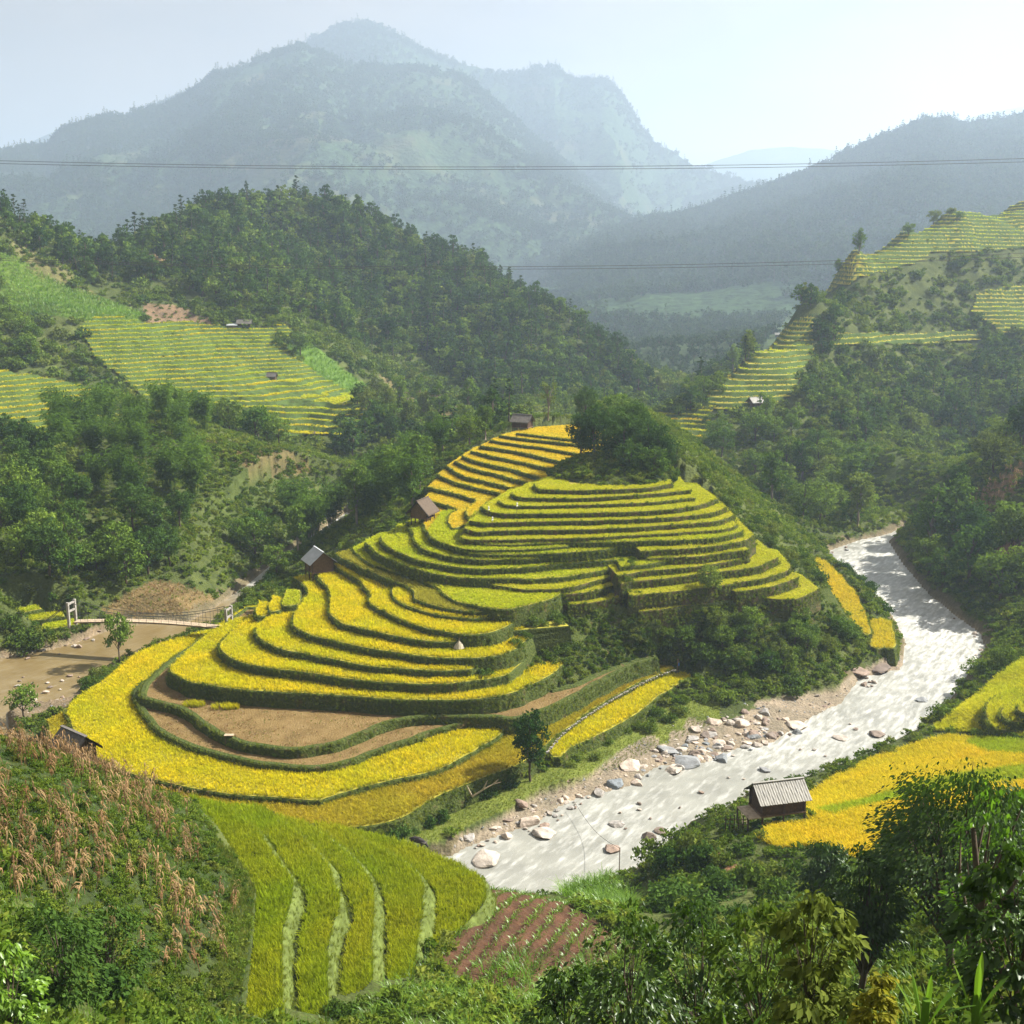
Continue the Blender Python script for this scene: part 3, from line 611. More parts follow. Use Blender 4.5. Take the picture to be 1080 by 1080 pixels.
def scatter(name, P, scl, protos, label, cat='plants', kind='stuff', tilt=.06, rot=None, r=rng):
    """many plants nobody would count: one object whose points carry instances"""
    n = len(P)
    if n == 0: return None
    P = np.asarray(P, np.float32)
    if rot is None and name == 'rice_crop':   # wind-thrown patches lean together
        lg = np.clip(fbm(P[:, 0]/4.5, P[:, 1]/4.5, 3, 131)*2.2-.35, 0, 1)*.75; th = 6.28*vnoise(P[:, 0]/9, P[:, 1]/9, 133)
        rot = np.column_stack([lg*np.cos(th)+r.normal(size=n)*.08, lg*np.sin(th)+r.normal(size=n)*.08, r.uniform(0, 6.28, n)])
    if rot is None: rot = np.column_stack([r.normal(size=n)*tilt, r.normal(size=n)*tilt, r.uniform(0, 2*math.pi, n)])
    col = bpy.data.collections.new(name+'_kinds')
    for p in protos: col.objects.link(p)
    me = bpy.data.meshes.new(name); me.vertices.add(n); me.vertices.foreach_set('co', P.ravel())
    for an, t, k, dat in (('scl', 'FLOAT', 'value', np.broadcast_to(scl, (n,)).astype(np.float32)), ('rot', 'FLOAT_VECTOR', 'vector', rot.astype(np.float32)), ('pid', 'INT', 'value', r.integers(0, len(protos), n).astype(np.int32))):
        a = me.attributes.new(an, t, 'POINT'); a.data.foreach_set(k, np.ascontiguousarray(dat).ravel())
    o = bpy.data.objects.new(name, me); COL.objects.link(o); tag(o, label, cat, None, kind)
    ng = bpy.data.node_groups.new(name, 'GeometryNodeTree')
    ng.interface.new_socket('Geometry', in_out='INPUT', socket_type='NodeSocketGeometry'); ng.interface.new_socket('Geometry', in_out='OUTPUT', socket_type='NodeSocketGeometry')
    N, L = ng.nodes, ng.links; gi = N.new('NodeGroupInput'); go = N.new('NodeGroupOutput'); ip = N.new('GeometryNodeInstanceOnPoints'); ci = N.new('GeometryNodeCollectionInfo')
    ci.inputs['Collection'].default_value = col; ci.inputs['Separate Children'].default_value = True; ci.inputs['Reset Children'].default_value = True
    def na(nm, t):
        x = N.new('GeometryNodeInputNamedAttribute'); x.data_type = t; x.inputs['Name'].default_value = nm; return x.outputs['Attribute']
    L.new(gi.outputs[0], ip.inputs['Points']); L.new(ci.outputs[0], ip.inputs['Instance']); ip.inputs['Pick Instance'].default_value = True
    L.new(na('pid', 'INT'), ip.inputs['Instance Index']); L.new(na('rot', 'FLOAT_VECTOR'), ip.inputs['Rotation']); L.new(na('scl', 'FLOAT'), ip.inputs['Scale'])
    L.new(ip.outputs[0], go.inputs[0]); md = o.modifiers.new('plants', 'NODES'); md.node_group = ng
    return o
# ------------------------------------------------------------------ the ground sheet
GU, GV = proj(np.stack([GX, GY, H], -1))
def region(poly, d0=0, d1=2000, u=None, v=None, y=None):
    u = GU if u is None else u; v = GV if v is None else v; y = GY if y is None else y
    return inpoly(u, v, poly) & (y > d0) & (y < d1)
C0 = np.array([.060, .078, .022]); C1 = np.array([.085, .105, .03])
w = np.clip(fbm(GX/14, GY/14, 4, 51)*1.6+.5, 0, 1)[..., None]
G = C0*(1-w)+C1*w
G[GY > 560] = (.05, .078, .03)
def paint(mask, col, mixn=.0, soft=None):
    G[mask] = np.array(col)
REG = dict(
 redsoil=[(511,930),(558,941),(603,953),(648,983),(672,1004),(640,1030),(600,1040),(560,1060),(520,1052),(462,1015),(475,998),(500,962)],
 harvest=[(105,645),(130,628),(165,610),(200,620),(236,634),(222,656),(120,656)],
 leftsoil=[(150,318),(185,322),(222,338),(228,346),(190,350),(158,347)],
 slope=[(0,262),(70,300),(155,332),(140,348),(70,335),(0,330)],
 dryslope=[(0,250),(60,275),(110,318),(40,290)], drytop=[(92,268),(190,268),(200,276),(100,276)],
 gully=[(300,365),(325,360),(410,425),(420,445),(370,425)], brownslope=[(400,395),(470,405),(510,430),(470,440),(410,420)],
 strawslope=[(200,462),(260,468),(320,478),(330,500),(280,505)],
 eastdry=[(1000,560),(1030,520),(1080,488),(1080,510),(1030,555)], eastsoil=[(1035,590),(1080,560),(1080,590),(1050,600)], eastfield=[(880,500),(900,470),(980,455),(1000,480),(950,510)],
 cornhill=[(0,780),(60,795),(130,815),(200,838),(245,905),(265,940),(268,990),(255,1080),(170,1080),(130,1000),(0,940)],
 bankgrass=[(415,885),(470,850),(560,820),(660,765),(700,745),(760,735),(760,760),(690,790),(640,815),(560,842),(500,868),(440,897)],
 lawnslope=[(190,440),(300,500),(400,560),(330,610),(240,560),(180,500)])
paint(region(REG['lawnslope'], 180, 300), (.065, .088, .022))
paint(region(REG['slope'], 330, 470), (.095, .15, .025)); paint(region(REG['dryslope'], 350, 520), (.125, .12, .048)); paint(region(REG['drytop'], 380, 600), (.19, .14, .07))
paint(region(REG['leftsoil'], 380, 520), (.19, .13, .08)); paint(region(REG['gully'], 330, 520), (.095, .17, .025)); paint(region(REG['brownslope'], 350, 560), (.14, .12, .05)); paint(region(REG['strawslope'], 250, 350), (.12, .10, .042)); paint(region(REG['cornhill'], 25, 95), (.04, .056, .018))
paint(region(REG['eastdry'], 150, 300), (.22, .15, .075)); paint(region(REG['eastsoil'], 150, 300), (.12, .06, .04)); paint(region(REG['eastfield'], 250, 420), (.085, .115, .035))
paint(region(REG['harvest'], 170, 215), (.15, .11, .05)); paint(region(REG['redsoil'], 50, 100), (.085, .045, .027)); paint(region(REG['bankgrass'], 95, 180) , (.13, .16, .03))
SH1 = [(470,908),(488,878),(530,858),(568,832),(622,815),(650,793),(700,768),(745,748),(790,740),(830,733),(880,724),(945,686),(962,700),(955,715),(890,752),(845,778),(750,812),(690,824),(610,856),(585,875),(500,908)]
SH2 = [(-20,686),(40,690),(112,655),(122,668),(95,700),(95,722),(70,748),(-20,770)]
wet = fbm(GX/4, GY/4, 3, 61)
sandm = region(SH1, 95, 195) & ~insd & (sd < 7.5+4*wet) | region(SH2, 130, 200) & (sd < 5)
G[(sd < 1.3+1.2*wet) & ~insd & (GY < 320)] = (.13, .11, .065)
G[sandm] = (.24, .20, .15); G[sandm & (GX < -20)] = (.17, .13, .085); G[insd] = (.25, .2, .14)
trail = smooth_line(hit([745,752,765,800,832,845], [893,903,912,921,928,932], H)[:, :2], 1.0)
td = np.full(GX.shape, 99.); mm = (GY > 70) & (GY < 115) & (GX > 5) & (GX < 45); td[mm] = np.min(np.hypot(GX[mm][:, None]-trail[None, :, 0], GY[mm][:, None]-trail[None, :, 1]), 1)
G[td < .55] = (.24, .125, .07)
# furrows of the red plot and the harvested field are shallow ridges in the ground itself
H2 = H.copy()
rm = region(REG['redsoil'], 50, 100); H2[rm] += .09*np.sin((GX[rm]*.9-GY[rm]*.25)*5.2)
idx = np.arange(NR*NA).reshape(NR, NA)
quads = np.stack([idx[:-1, :-1], idx[:-1, 1:], idx[1:, 1:], idx[1:, :-1]], -1).reshape(-1, 4)
tag(mk('ground', np.stack([GX, GY, H2], -1).reshape(-1, 3), quads, M['ground'], None, None, True, {'gcol': ('FLOAT_COLOR', np.concatenate([G, np.ones(G.shape[:2]+(1,))], -1))}, True),
    'grassy valley ground with bare soil plots and sandy river banks', 'ground', None, 'structure')
tag(mk('terrain', [(-9000, -9000, -18), (9000, -9000, -18), (9000, 9000, -18), (-9000, 9000, -18)], np.array([[0, 1, 2, 3]]), plain('valley_floor', (.07, .09, .035), .95, .3, .02, .3, .1, False)), 'green valley floor reaching out between the hills', 'ground', None, 'structure')

# ------------------------------------------------------------------ terrace earthworks: each step has its lip, a battered face and a floor
Vt = []; Ft = []; Mi = []; lipP = []
def offs(L, ccw):
    t = np.gradient(L, axis=0); t /= np.linalg.norm(t, axis=1, keepdims=True)+1e-9
    return np.stack([t[:, 1], -t[:, 0]], -1)*(1 if ccw else -1)
for l in LAY:
    P = l['poly']; nrm = offs(np.vstack([P[-1:], P, P[:1]]), l['ccw'])[1:-1]; z = l['z']; n = len(P); b = len(Vt)
    hgt = 3.2; wob = fbm(P[:, 0]*.6, P[:, 1]*.6, 2, 71)[:, None]
    bed = 0 if l['kind'] != 'soil' else -.28
    ws = 1.7 if l['kind'] == 'strip' else .6 if l['kind'] == 'knoll' or l['name'] in ('K7','K8','K9','K10') else 1.0
    rings = [(P, z), (P+nrm*.18*ws, z-.14), (P+nrm*(.30+.12*wob)*ws, z-.75), (P+nrm*(.5+.25*wob)*ws, z-1.6), (P+nrm*(.75+.3*wob)*ws, z-hgt)]
    for Q, zz in rings: Vt += [(q[0], q[1], zz) for q in Q]
    for r in range(4):
        for i in range(n):
            j = (i+1) % n; a = b+r*n
            f = (a+i, a+j, a+n+j, a+n+i); Ft.append(f if not l['ccw'] else f[::-1]); Mi.append({'knoll': 2, 'strip': 4}.get(l['kind'], 1))
    if bed < 0:   # a raised earth rim round a sunken bare bed
        b2 = len(Vt); In = P-nrm*.55; Vt += [(q[0], q[1], z) for q in In]+[(q[0], q[1], z+bed) for q in P-nrm*.75]
        for i in range(n):
            j = (i+1) % n
            for (a0, a1) in ((b, b2), (b2, b2+n)):
                f = (a0+i, a1+i, a1+j, a0+j); Ft.append(f if not l['ccw'] else f[::-1]); Mi.append(1)
        top = range(b2+n, b2+2*n)
    else: top = range(b, b+n)
    top = list(top)
    for t in tessellate_polygon([[Vector(Vt[i]) for i in top]]):
        f = tuple(top[i] for i in t); p0, p1, p2 = (Vt[i] for i in f)
        if (p1[0]-p0[0])*(p2[1]-p0[1])-(p1[1]-p0[1])*(p2[0]-p0[0]) < 0: f = f[::-1]
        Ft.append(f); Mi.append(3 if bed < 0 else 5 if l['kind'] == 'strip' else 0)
tag(mk('terraced_terrain', np.array(Vt), Ft, [M['paddy'], M['riser'], M['riserbrown'], M['fallow'], M['striprise'], M['shadefloor']], Mi), 'stepped earth terraces with grassy risers wrapping the hill in the river bend', 'terraces', None, 'structure')

# grassy cap of the knoll
kc = Pd(648, 489, 197); aa, rr = np.meshgrid(np.linspace(0, 2*np.pi, 73), np.linspace(0, 1, 20)); KX = kc[0]+rr*np.cos(aa)*11.5; KY = kc[1]+3+rr*np.sin(aa)*12; KZ = 23.7+3.6*(1-rr**2)**.9+.25*fbm(KX/2, KY/2, 3, 15)
def domeZ(x, y): q = ((x-kc[0])/11.5)**2+((y-kc[1]-3)/12)**2; return np.where(q < 1, 23.7+3.6*np.maximum(1-q, 0)**.9, -99)
ii = np.arange(KX.size).reshape(KX.shape); q = np.stack([ii[:-1, :-1], ii[:-1, 1:], ii[1:, 1:], ii[1:, :-1]], -1).reshape(-1, 4)[:, ::-1]
tag(mk('knoll', np.stack([KX, KY, KZ], -1).reshape(-1, 3), q, M['riser'], None, None, True, None, True), 'dark grassy cap of the knoll under the grove', 'knoll', None, 'structure')
# ------------------------------------------------------------------ rice
def jitter_grid(x0, x1, y0, y1, s, r=rng):
    X, Y = np.meshgrid(np.arange(x0, x1, s), np.arange(y0, y1, s)); n = X.shape
    return (X+r.uniform(-.5, .5, n)*s).ravel(), (Y+r.uniform(-.5, .5, n)*s).ravel()
NORICE = [(500,699),(540,688),(553,682),(553,660),(568,644),(592,630),(606,640),(606,675),(596,692),(585,690),(560,704),(540,704),(510,702)]
def fields(names, sp):
    P = []
    for i, l in enumerate(LAY):
        if l['name'] not in names: continue
        lo, hi = l['poly'].min(0), l['poly'].max(0); x, y = jitter_grid(lo[0], hi[0], lo[1], hi[1], sp)
        m = inpoly(x, y, l['poly']); x, y = x[m], y[m]
        m = polydist(x, y, l['poly']) > (.07 if l['name'][0] == 'K' else .04 if l['kind'] == 'strip' else .14); x, y = x[m], y[m]
        k = cakeZ(x, y)[1] == i; x, y = x[k], y[k]
        if l['kind'] == 'strip':
            for o_ in LAY:
                if o_['kind'] == 'strip' and o_['z'] > l['z'] and o_['z'] < l['z']+1.5: k = polydist(x, y, np.vstack([o_['lip'], o_['lip'][::-1]])) > .92+.1*fbm(x*.5, y*.5, 2, 3); x, y = x[k], y[k]
        k = Hbase(x, y) < l['z']+.3; x, y = x[k], y[k]
        if l['name'][0] == 'F' and len(x): k = ~inpoly(*proj(np.column_stack([x, y, np.full(len(x), l['z'])])), NORICE); x, y = x[k], y[k]
        if l['name'] in ('K16', 'K17') and len(x): k = ~inpoly(*proj(np.column_stack([x, y, np.full(len(x), l['z'])])), [(600,511),(660,510),(700,507),(700,440),(600,440)]); x, y = x[k], y[k]
        P.append(np.column_stack([x, y, np.full(len(x), l['z']-.03)]))
    return np.vstack(P)
def rice_protos(kind, h=.5, w=.06, spread=.34, n=9): return [proto('rice_tuft', *[(a, b) for a, b, c in [bt]], M['rice_'+kind], bt[2]) for bt in (blade_tuft(n, h, spread, w, .7) for _ in range(3))]
byk = {}
for l in LAY: byk.setdefault(l['kind'], []).append(l['name'])
low = ['F0b','F1','F4','F5','F6','F7','F8','F9','F10']
def rice(name_set, kind, sp, label, **k):
    P = fields(name_set, sp); s = rng.uniform(.75, 1.2, len(P))*(1+.3*fbm(P[:, 0]/3, P[:, 1]/3, 2, 81))
    scatter('rice_crop', P, s, rice_protos(kind, **k), label, 'rice crop')
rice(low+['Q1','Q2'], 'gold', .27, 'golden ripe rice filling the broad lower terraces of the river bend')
rice(['F0'], 'ochre', .27, 'dull ochre trampled rice along the lowest outer rim of the bend', h=.5, spread=.5)
rice(['F11'], 'olive', .27, 'olive brown rice on the curving terrace with a straw covered face')
rice(byk['lime']+byk['green'], 'lime', .28, 'lime green rice on the middle terraces west of the wooded knoll', h=.34)
rice(byk['knoll'], 'knoll', .28, 'yellow green rice in thin bands wrapped round the wooded knoll', h=.24)
rice([n for n in byk['amber'] if n[0] == 'V']+[n for n in byk['gold'] if n[0] == 'V'], 'amber', .28, 'amber rice on the curved stack of terraces climbing to the ridge hut', h=.26)
rice(['R0','R00'], 'bank', .3, 'ochre yellow rice on the long plot beside the white river')
rice(byk['strip'], 'strip', .17, 'olive green rice on the long curved strips of the near hillside', h=.6, w=.045, spread=.28)
rice(['T1','T2','T3'], 'knoll', .24, 'yellow green rice on the small stepped plots of the east bank')
rice(['B2'], 'knoll', .26, 'yellow rice on the three small plots beside the footbridge tower')
# rice standing straight on the sloping east bank
def slope_pts(poly, d0, d1, sp, cut=()):
    c = hit([p[0] for p in poly], [p[1] for p in poly], H); lo, hi = c.min(0), c.max(0)
    x, y = jitter_grid(lo[0]-6, hi[0]+6, max(d0, lo[1]-12), min(d1, hi[1]+12), sp); z = Hbase(x, y); u, v = proj(np.stack([x, y, z], -1))
    m = inpoly(u, v, poly) & (cakeZ(x, y)[1] < 0) & ~inpoly(x, y, RIV) & (y > d0) & (y < d1)
    for q in cut: m &= ~inpoly(u, v, q)
    return np.column_stack([x, y, z])[m]
R1 = [(800,884),(812,872),(855,868),(848,842),(880,820),(925,799),(975,782),(1000,776),(1035,779),(1100,786),(1100,835),(1040,850),(960,862),(940,890),(900,905),(850,892),(820,895)]
R1G = [(862,856),(900,848),(945,835),(1010,818),(1100,806),(1100,822),(1030,830),(960,842),(900,855),(880,861)]
R1H = [(1028,778),(1100,783),(1100,798),(1040,794),(1020,785)]
R2 = [(980,771),(996,760),(1022,740),(1050,716),(1075,697),(1100,690),(1100,780),(1040,773)]
for poly, kind, cut, lb in ((R1, 'bank', (R1G, R1H), 'orange gold rice sloping down to the river beside the grey roofed hut'), (R1G, 'bankgreen', (), 'green stripe of unripe rice across the orange gold slope'),
                            (R1H, 'bankgreen', (), 'green unripe rice below the small stepped plots of the east bank'), (R2, 'knoll', (), 'bright yellow green rice on the upper slope of the east bank')):
    P = slope_pts(poly, 85, 175, .22, cut); scatter('rice_crop', P, rng.uniform(.8, 1.2, len(P)), rice_protos(kind, spread=.42), lb, 'rice crop')
# harvested-field remnants are things of their own (below)

# ------------------------------------------------------------------ river surface
x0, y0 = RIV.min(0)-4; x1, y1 = RIV.max(0)+4; s = .8
X, Y = np.meshgrid(np.arange(x0, x1, s), np.arange(y0, y1, s)); ins = inpoly(X, Y, RIV); dd = polydist(X, Y, RIV); keep = ins | (dd < 3.0)
rapid = np.clip((Y-95)/60, 0, 1)*(X > -20)*np.clip(fbm(X/14, Y/14, 2, 91)*1.2+.75, 0, 1); rapid = np.where((X < -40) & (Y > 195), .25, rapid)
rapid *= np.clip(.55+(np.hypot(X+8, Y-104)/22)**2, 0, 1)
mud = np.clip((-25-X)/20, 0, 1)*np.clip((215-Y)/15, 0, 1)
hz = .03*fbm(X/1.6, Y/1.6, 3, 95)*(.3+rapid*1.2)
ang_f = math.radians(56)+0*Y; ca, sa = np.cos(ang_f), np.sin(ang_f)
flow = np.stack([(X*ca+Y*sa)*.20, (-X*sa+Y*ca)*.72, 0*X], -1)
ii = np.arange(X.size).reshape(X.shape); k = keep[:-1, :-1] & keep[1:, :-1] & keep[:-1, 1:] & keep[1:, 1:]
q = np.stack([ii[:-1, :-1], ii[:-1, 1:], ii[1:, 1:], ii[1:, :-1]], -1)[k]
used = np.unique(q); remap = np.zeros(X.size, int); remap[used] = np.arange(len(used))
tag(mk('river', np.stack([X, Y, hz], -1).reshape(-1, 3)[used], remap[q], M['water'], None, None, True, {'mud': ('FLOAT', mud.ravel()[used]), 'rapid': ('FLOAT', rapid.ravel()[used]), 'flow': ('FLOAT_VECTOR', flow.reshape(-1, 3)[used])}, True),
    'milky white river with rapids bending round the terraced hill', 'river', None, 'structure')

# ------------------------------------------------------------------ terraced hillsides in the middle distance (cut into the slope, step by step)
def far_terraces(label, poly, d0, d1, hstep, kinds, sp, da=.05, drr=.0011, edge=2):
    us = [p[0] for p in poly]; a = np.arange(math.atan((min(us)-540)/F)-.02, math.atan((max(us)-540)/F)+.02, math.radians(da))
    r = d0*np.exp(np.arange(0, math.log(d1/d0), drr)); Y = np.repeat(r[:, None], len(a), 1); X = Y*np.tan(a)[None]
    h = Hbase(X, Y); plot = np.floor(X/17+3*vnoise(X/60, Y/60, 5)); lev0 = h/hstep+.35*fbm(X/30, Y/30, 2, 7)+.28*_hash(plot.astype(np.int64), np.floor(h/hstep).astype(np.int64)*0, 9)
    lev = np.floor(lev0); fr = lev0-lev
    riser = np.clip((fr-.46)/.46, 0, 1)
    z = h+hstep*(.5-fr+riser)*.98+.25
    u, v = proj(np.stack([X, Y, h], -1)); m = inpoly(u+9*fbm(X/14, Y/14, 3, 17), v+5*fbm(X/11, Y/11, 3, 19), poly) & (Y > d0)
    ii = np.arange(X.size).reshape(X.shape); k = m[:-1, :-1] & m[1:, :-1] & m[:-1, 1:] & m[1:, 1:]
    q = np.stack([ii[:-1, :-1], ii[:-1, 1:], ii[1:, 1:], ii[1:, :-1]], -1)[k]; used = np.unique(q); remap = np.zeros(X.size, int); remap[used] = np.arange(len(used))
    rise = (fr > .46)[:-1, :-1][k].astype(int)
    tag(mk('terraced_terrain', np.stack([X, Y, z], -1).reshape(-1, 3)[used], remap[q], [M['paddy'], M['farriser']], rise), label+' as cut earth steps', 'terraces', None, 'structure')
    tm = m & (fr < .42); ok = rng.random(X.shape) < 1
    px, py, pz, pl, lv = X[tm], Y[tm], z[tm], plot[tm].astype(np.int64), lev[tm].astype(np.int64)
    cell = (Y[tm]*math.radians(da))*(Y[tm]*drr); kp = rng.random(len(px)) < np.minimum(1, cell/(sp*sp)); px, py, pz, pl, lv = (t[kp] for t in (px, py, pz, pl, lv))
    pick = _hash(pl, lv, 13); e = 0
    for kn, f in kinds:
        s_ = (pick >= e) & (pick < e+f); e += f
        P = np.column_stack([px, py, pz])[s_]
        if len(P): scatter('rice_crop', P, rng.uniform(.85, 1.2, len(P)), [proto('rice_tuft', bt[:2], M['rice_'+kn], bt[2]) for bt in (blade_tuft(8, .6, .62, .16, .7) for _ in range(2))], {'olive': 'olive', 'gold': 'golden', 'lime': 'lime green', 'knoll': 'yellow green', 'amber': 'amber', 'green': 'fresh green'}[kn]+' rice on '+label, 'rice crop')
LT1 = [(85,345),(110,333),(160,340),(240,346),(300,346),(310,352),(288,362),(330,393),(372,415),(392,447),(388,462),(300,464),(240,456),(180,440),(150,425),(130,400),(100,380)]
LT2 = [(-20,385),(40,396),(90,410),(140,436),(150,448),(60,458),(50,472),(-20,478)]
LT0 = [(-20,352),(20,356),(24,372),(-20,372)]
far_terraces('the wide terraced slope below the soil scar', LT1, 325, 470, 1.25, (('gold', .25), ('lime', .45), ('knoll', .3)), .62)
far_terraces('the lower terraced slope above the dark grove', LT2, 300, 400, 1.3, (('gold', .55), ('knoll', .45)), .6)
RT1 = [(700,437),(760,428),(740,452),(745,462),(705,462),(690,445)]
RT2 = [(742,428),(770,395),(800,372),(840,335),(862,330),(858,360),(850,395),(838,420),(790,434),(745,434)]
RT3 = [(855,305),(900,266),(950,245),(1000,226),(1050,210),(1100,198),(1100,262),(1040,266),(1000,268),(930,290),(900,300),(875,312)]
RT4 = [(1025,308),(1100,300),(1100,356),(1060,352),(1020,332)]; RT5 = [(885,352),(1030,350),(1040,362),(880,366)]
far_terraces('the low terraces at the saddle beyond the knoll', RT1, 300, 380, 1.1, (('amber', .4), ('knoll', .6)), .6)
far_terraces('the narrow terraced rib of the east hill', RT2, 325, 420, 1.4, (('lime', .55), ('olive', .45)), 1.15)
far_terraces('the high terraced crest of the east hill', RT3, 380, 580, 1.5, (('lime', .55), ('olive', .45)), 1.15)
far_terraces('the stepped fields on the flank of the east hill', RT4, 400, 500, 1.5, (('lime', .55), ('olive', .45)), 1.15)
far_terraces('the narrow shelf across the east hill', RT5, 370, 480, 1.6, (('lime', .55), ('olive', .45)), 1.15)

# ------------------------------------------------------------------ far mountains
HILL = {}
def mountain(name, label, sil, dc, db, zb, amp, mat, prof=1.15, fs=420., nu=420, nt=260, seed=0, crestn=4.):
    s = np.array(sil, float); uu = np.linspace(s[0, 0], s[-1, 0], nu); vv = np.interp(uu, s[:, 0], s[:, 1])
    pc = Pd(uu, vv, np.full(nu, float(dc))); A = (pc[:, 0]/dc); T = np.linspace(0, 1.3, nt)[:, None]
    Y = db+(dc-db)*T+0*A[None]; X = Y*A[None]
    zc = pc[:, 2]+crestn*fbm(uu/9, uu*0, 3, seed)-3
    t = np.minimum(T, 1); h = zb+(zc[None]-zb)*t**prof*np.where(T > 1, 1-(T-1)*1.8, 1)
    env = np.clip(np.sin(np.pi*np.clip(T, 0, 1)**.8), 0, 1)
    rg = 1-2*np.abs(fbm(X/fs, Y/fs*.8, 5, seed+3)); h = h+amp*env*(rg-.62)+amp*.25*env*fbm(X/fs*3, Y/fs*3, 4, seed+9)
    lim = zb+(zc[None]-zb)*np.minimum(1, (t*.97+.03))  # slopes never hide their own crest
    sight = ZC+(zc[None]-ZC)*Y/dc; h = np.where(T < 1, np.minimum(h, sight-2*(1-t)), h)
    ii = np.arange(nu*nt).reshape(nt, nu); q = np.stack([ii[:-1, :-1], ii[:-1, 1:], ii[1:, 1:], ii[1:, :-1]], -1).reshape(-1, 4)
    o = mk(name, np.stack([X, Y, h], -1).reshape(-1, 3), q, mat, None, None, True, {'low': ('FLOAT', (1-t+0*A[None]).ravel())}, True)
    HILL[label] = (X[:int(nt/1.3)], Y[:int(nt/1.3)], h[:int(nt/1.3)])
    return tag(o, label, 'mountain', None, 'structure')
FO = (.04, .068, .03); FI = (.062, .092, .036); BA = (.10, .095, .052)
mountain('mountain', 'high hazy summit behind the broad forested mountain', [(120,130),(250,75),(310,52),(330,38),(352,28),(376,23),(395,25),(420,36),(445,50),(470,60),(500,69),(520,75),(545,77),(570,70),(586,69),(598,80),(612,84),(636,83),(650,92),(664,112),(676,132),(690,152),(710,158),(732,174),(770,186),(806,198),(860,215)], 4000, 2800, 40, 120, hill_mat('summit_forest', 3, FO, FI, BA, .05), 1.1, 650, seed=5)
mountain('mountain', 'broad forested mountain with fields on its lower slopes', [(-120,172),(0,158),(48,152),(60,142),(68,134),(100,124),(135,118),(170,112),(200,96),(225,78),(255,68),(285,57),(318,47),(345,58),(372,66),(400,69),(440,70),(478,75),(505,90),(525,108),(545,128),(575,155),(610,182),(650,215),(700,250)], 3200, 1500, 30, 110, hill_mat('mountain_forest', 1, FO, FI, BA, .17), 1.25, 560, seed=1)
mountain('mountain', 'forested ridge descending to the valley beyond the east hill', [(540,330),(560,305),(575,286),(600,256),(640,240),(672,233),(715,226),(750,218),(780,207),(805,199),(835,188),(865,174),(900,160),(925,148),(945,141),(985,124),(1020,133),(1050,128),(1090,122),(1250,95)], 2300, 1000, -10, 40, hill_mat('ridge_forest', 2, FO, FI, BA, -.12), 1.0, 560, seed=2)
mountain('mountain', 'low hazy hills with pale fields in the valley gap', [(360,300),(420,255),(470,262),(520,262),(560,262),(585,272),(620,255),(680,235),(740,205),(800,190),(860,195),(930,240)], 3700, 2700, -5, 60, hill_mat('gap_fields', 4, FO, FI, BA, .6), 1.0, 300, seed=7)
mountain('mountain', 'faint pale range on the skyline of the gap', [(-300,170),(-40,172),(0,160),(30,150),(60,137),(90,150),(200,190),(500,230),(700,190),(745,172),(790,158),(825,154),(870,156),(920,165),(990,135),(1040,118),(1090,110),(1300,150)], 6300, 5000, 20, 60, hill_mat('range_forest', 6, FO, FI, BA, .1), 1.0, 700, seed=9)

# overgrown bank below the knoll terraces, from their lowest wall down to the shore
_tp = [(556,655,10.4),(580,643,11.6),(600,643,11.8),(640,643,11.5),(674,651,10.7),(740,643,10.8),(776,638,10.8),(812,637,10.5),(845,635,10.0),(872,629,9.0),(892,655,5.0),(908,672,3.0)]
_bt = [(552,716,6.4),(578,724,5.4),(604,722,5.0),(632,711,4.9),(662,700,4.8),(694,694,4.2),(722,706,2.6),(760,724,1.6),(800,722,1.5),(850,716,1.4),(890,706,1.2),(912,694,1.2)]
TPL = np.array([Pz(*q) for q in _tp]); BTL = np.array([Pz(*q) for q in _bt])
def loft(s, t):
    k = np.linspace(0, 1, len(TPL)); a = np.stack([np.interp(s, k, TPL[:, i]) for i in range(3)], -1); b = np.stack([np.interp(s, k, BTL[:, i]) for i in range(3)], -1)
    p = a+(b-a)*t[..., None]; n = fbm(p[..., 0]/3, p[..., 2]/2, 3, 191)[..., None]*np.sin(np.pi*np.clip(t, 0, 1))[..., None]; return p+n*np.array([.3, -.9, .5])
s_, t_ = np.meshgrid(np.linspace(0, 1, 120), np.linspace(-.12, 1.06, 26)); LP = loft(s_, t_); ii = np.arange(s_.size).reshape(s_.shape)
tag(mk('bank', LP.reshape(-1, 3), np.stack([ii[:-1, :-1], ii[1:, :-1], ii[1:, 1:], ii[:-1, 1:]], -1).reshape(-1, 4), M['riser'], None, None, True, None, True), 'steep overgrown bank between the knoll terraces and the river shore', 'bank', None, 'structure')
# ------------------------------------------------------------------ plant kinds (each built once)
def r_(s): return np.random.default_rng(s)
def mesh2(nm, tr, cr, bark, lf, tn='trunk', cn='crown'):
    return (mk(tn, tr[0], tr[1], bark, None, None, False).data, mk(cn, cr[0], cr[1], lf, None, None, False).data, tn, cn)
def kindset(n, fn, bark, lf, tn='trunk', cn='crown', s0=100):
    return [mesh2('', *fn(r_(s0+i)), M[bark], M[lf], tn, cn) for i in range(n)]
K_BROAD = kindset(4, lambda r: round_tree(8, 7.0, 34, 44, .55, r, .22), 'bark', 'broad')
K_DENSE = kindset(3, lambda r: round_tree(10, 7.2, 46, 60, .5, r, .25, .25, 'spread'), 'bark', 'dense', s0=120)
K_KNOLL = kindset(3, lambda r: round_tree(10, 7.6, 62, 64, .45, r, .08), 'bark', 'dense', s0=130)
K_TALL = kindset(3, lambda r: round_tree(13, 6.0, 44, 46, .6, r, .18, .3, 'tall'), 'palebark', 'broad', s0=140)
K_BAMB = kindset(3, lambda r: bamboo_clump(11, r, 24, 60, .85), 'bamboo', 'bamboo', 'culms', 'foliage', 160)
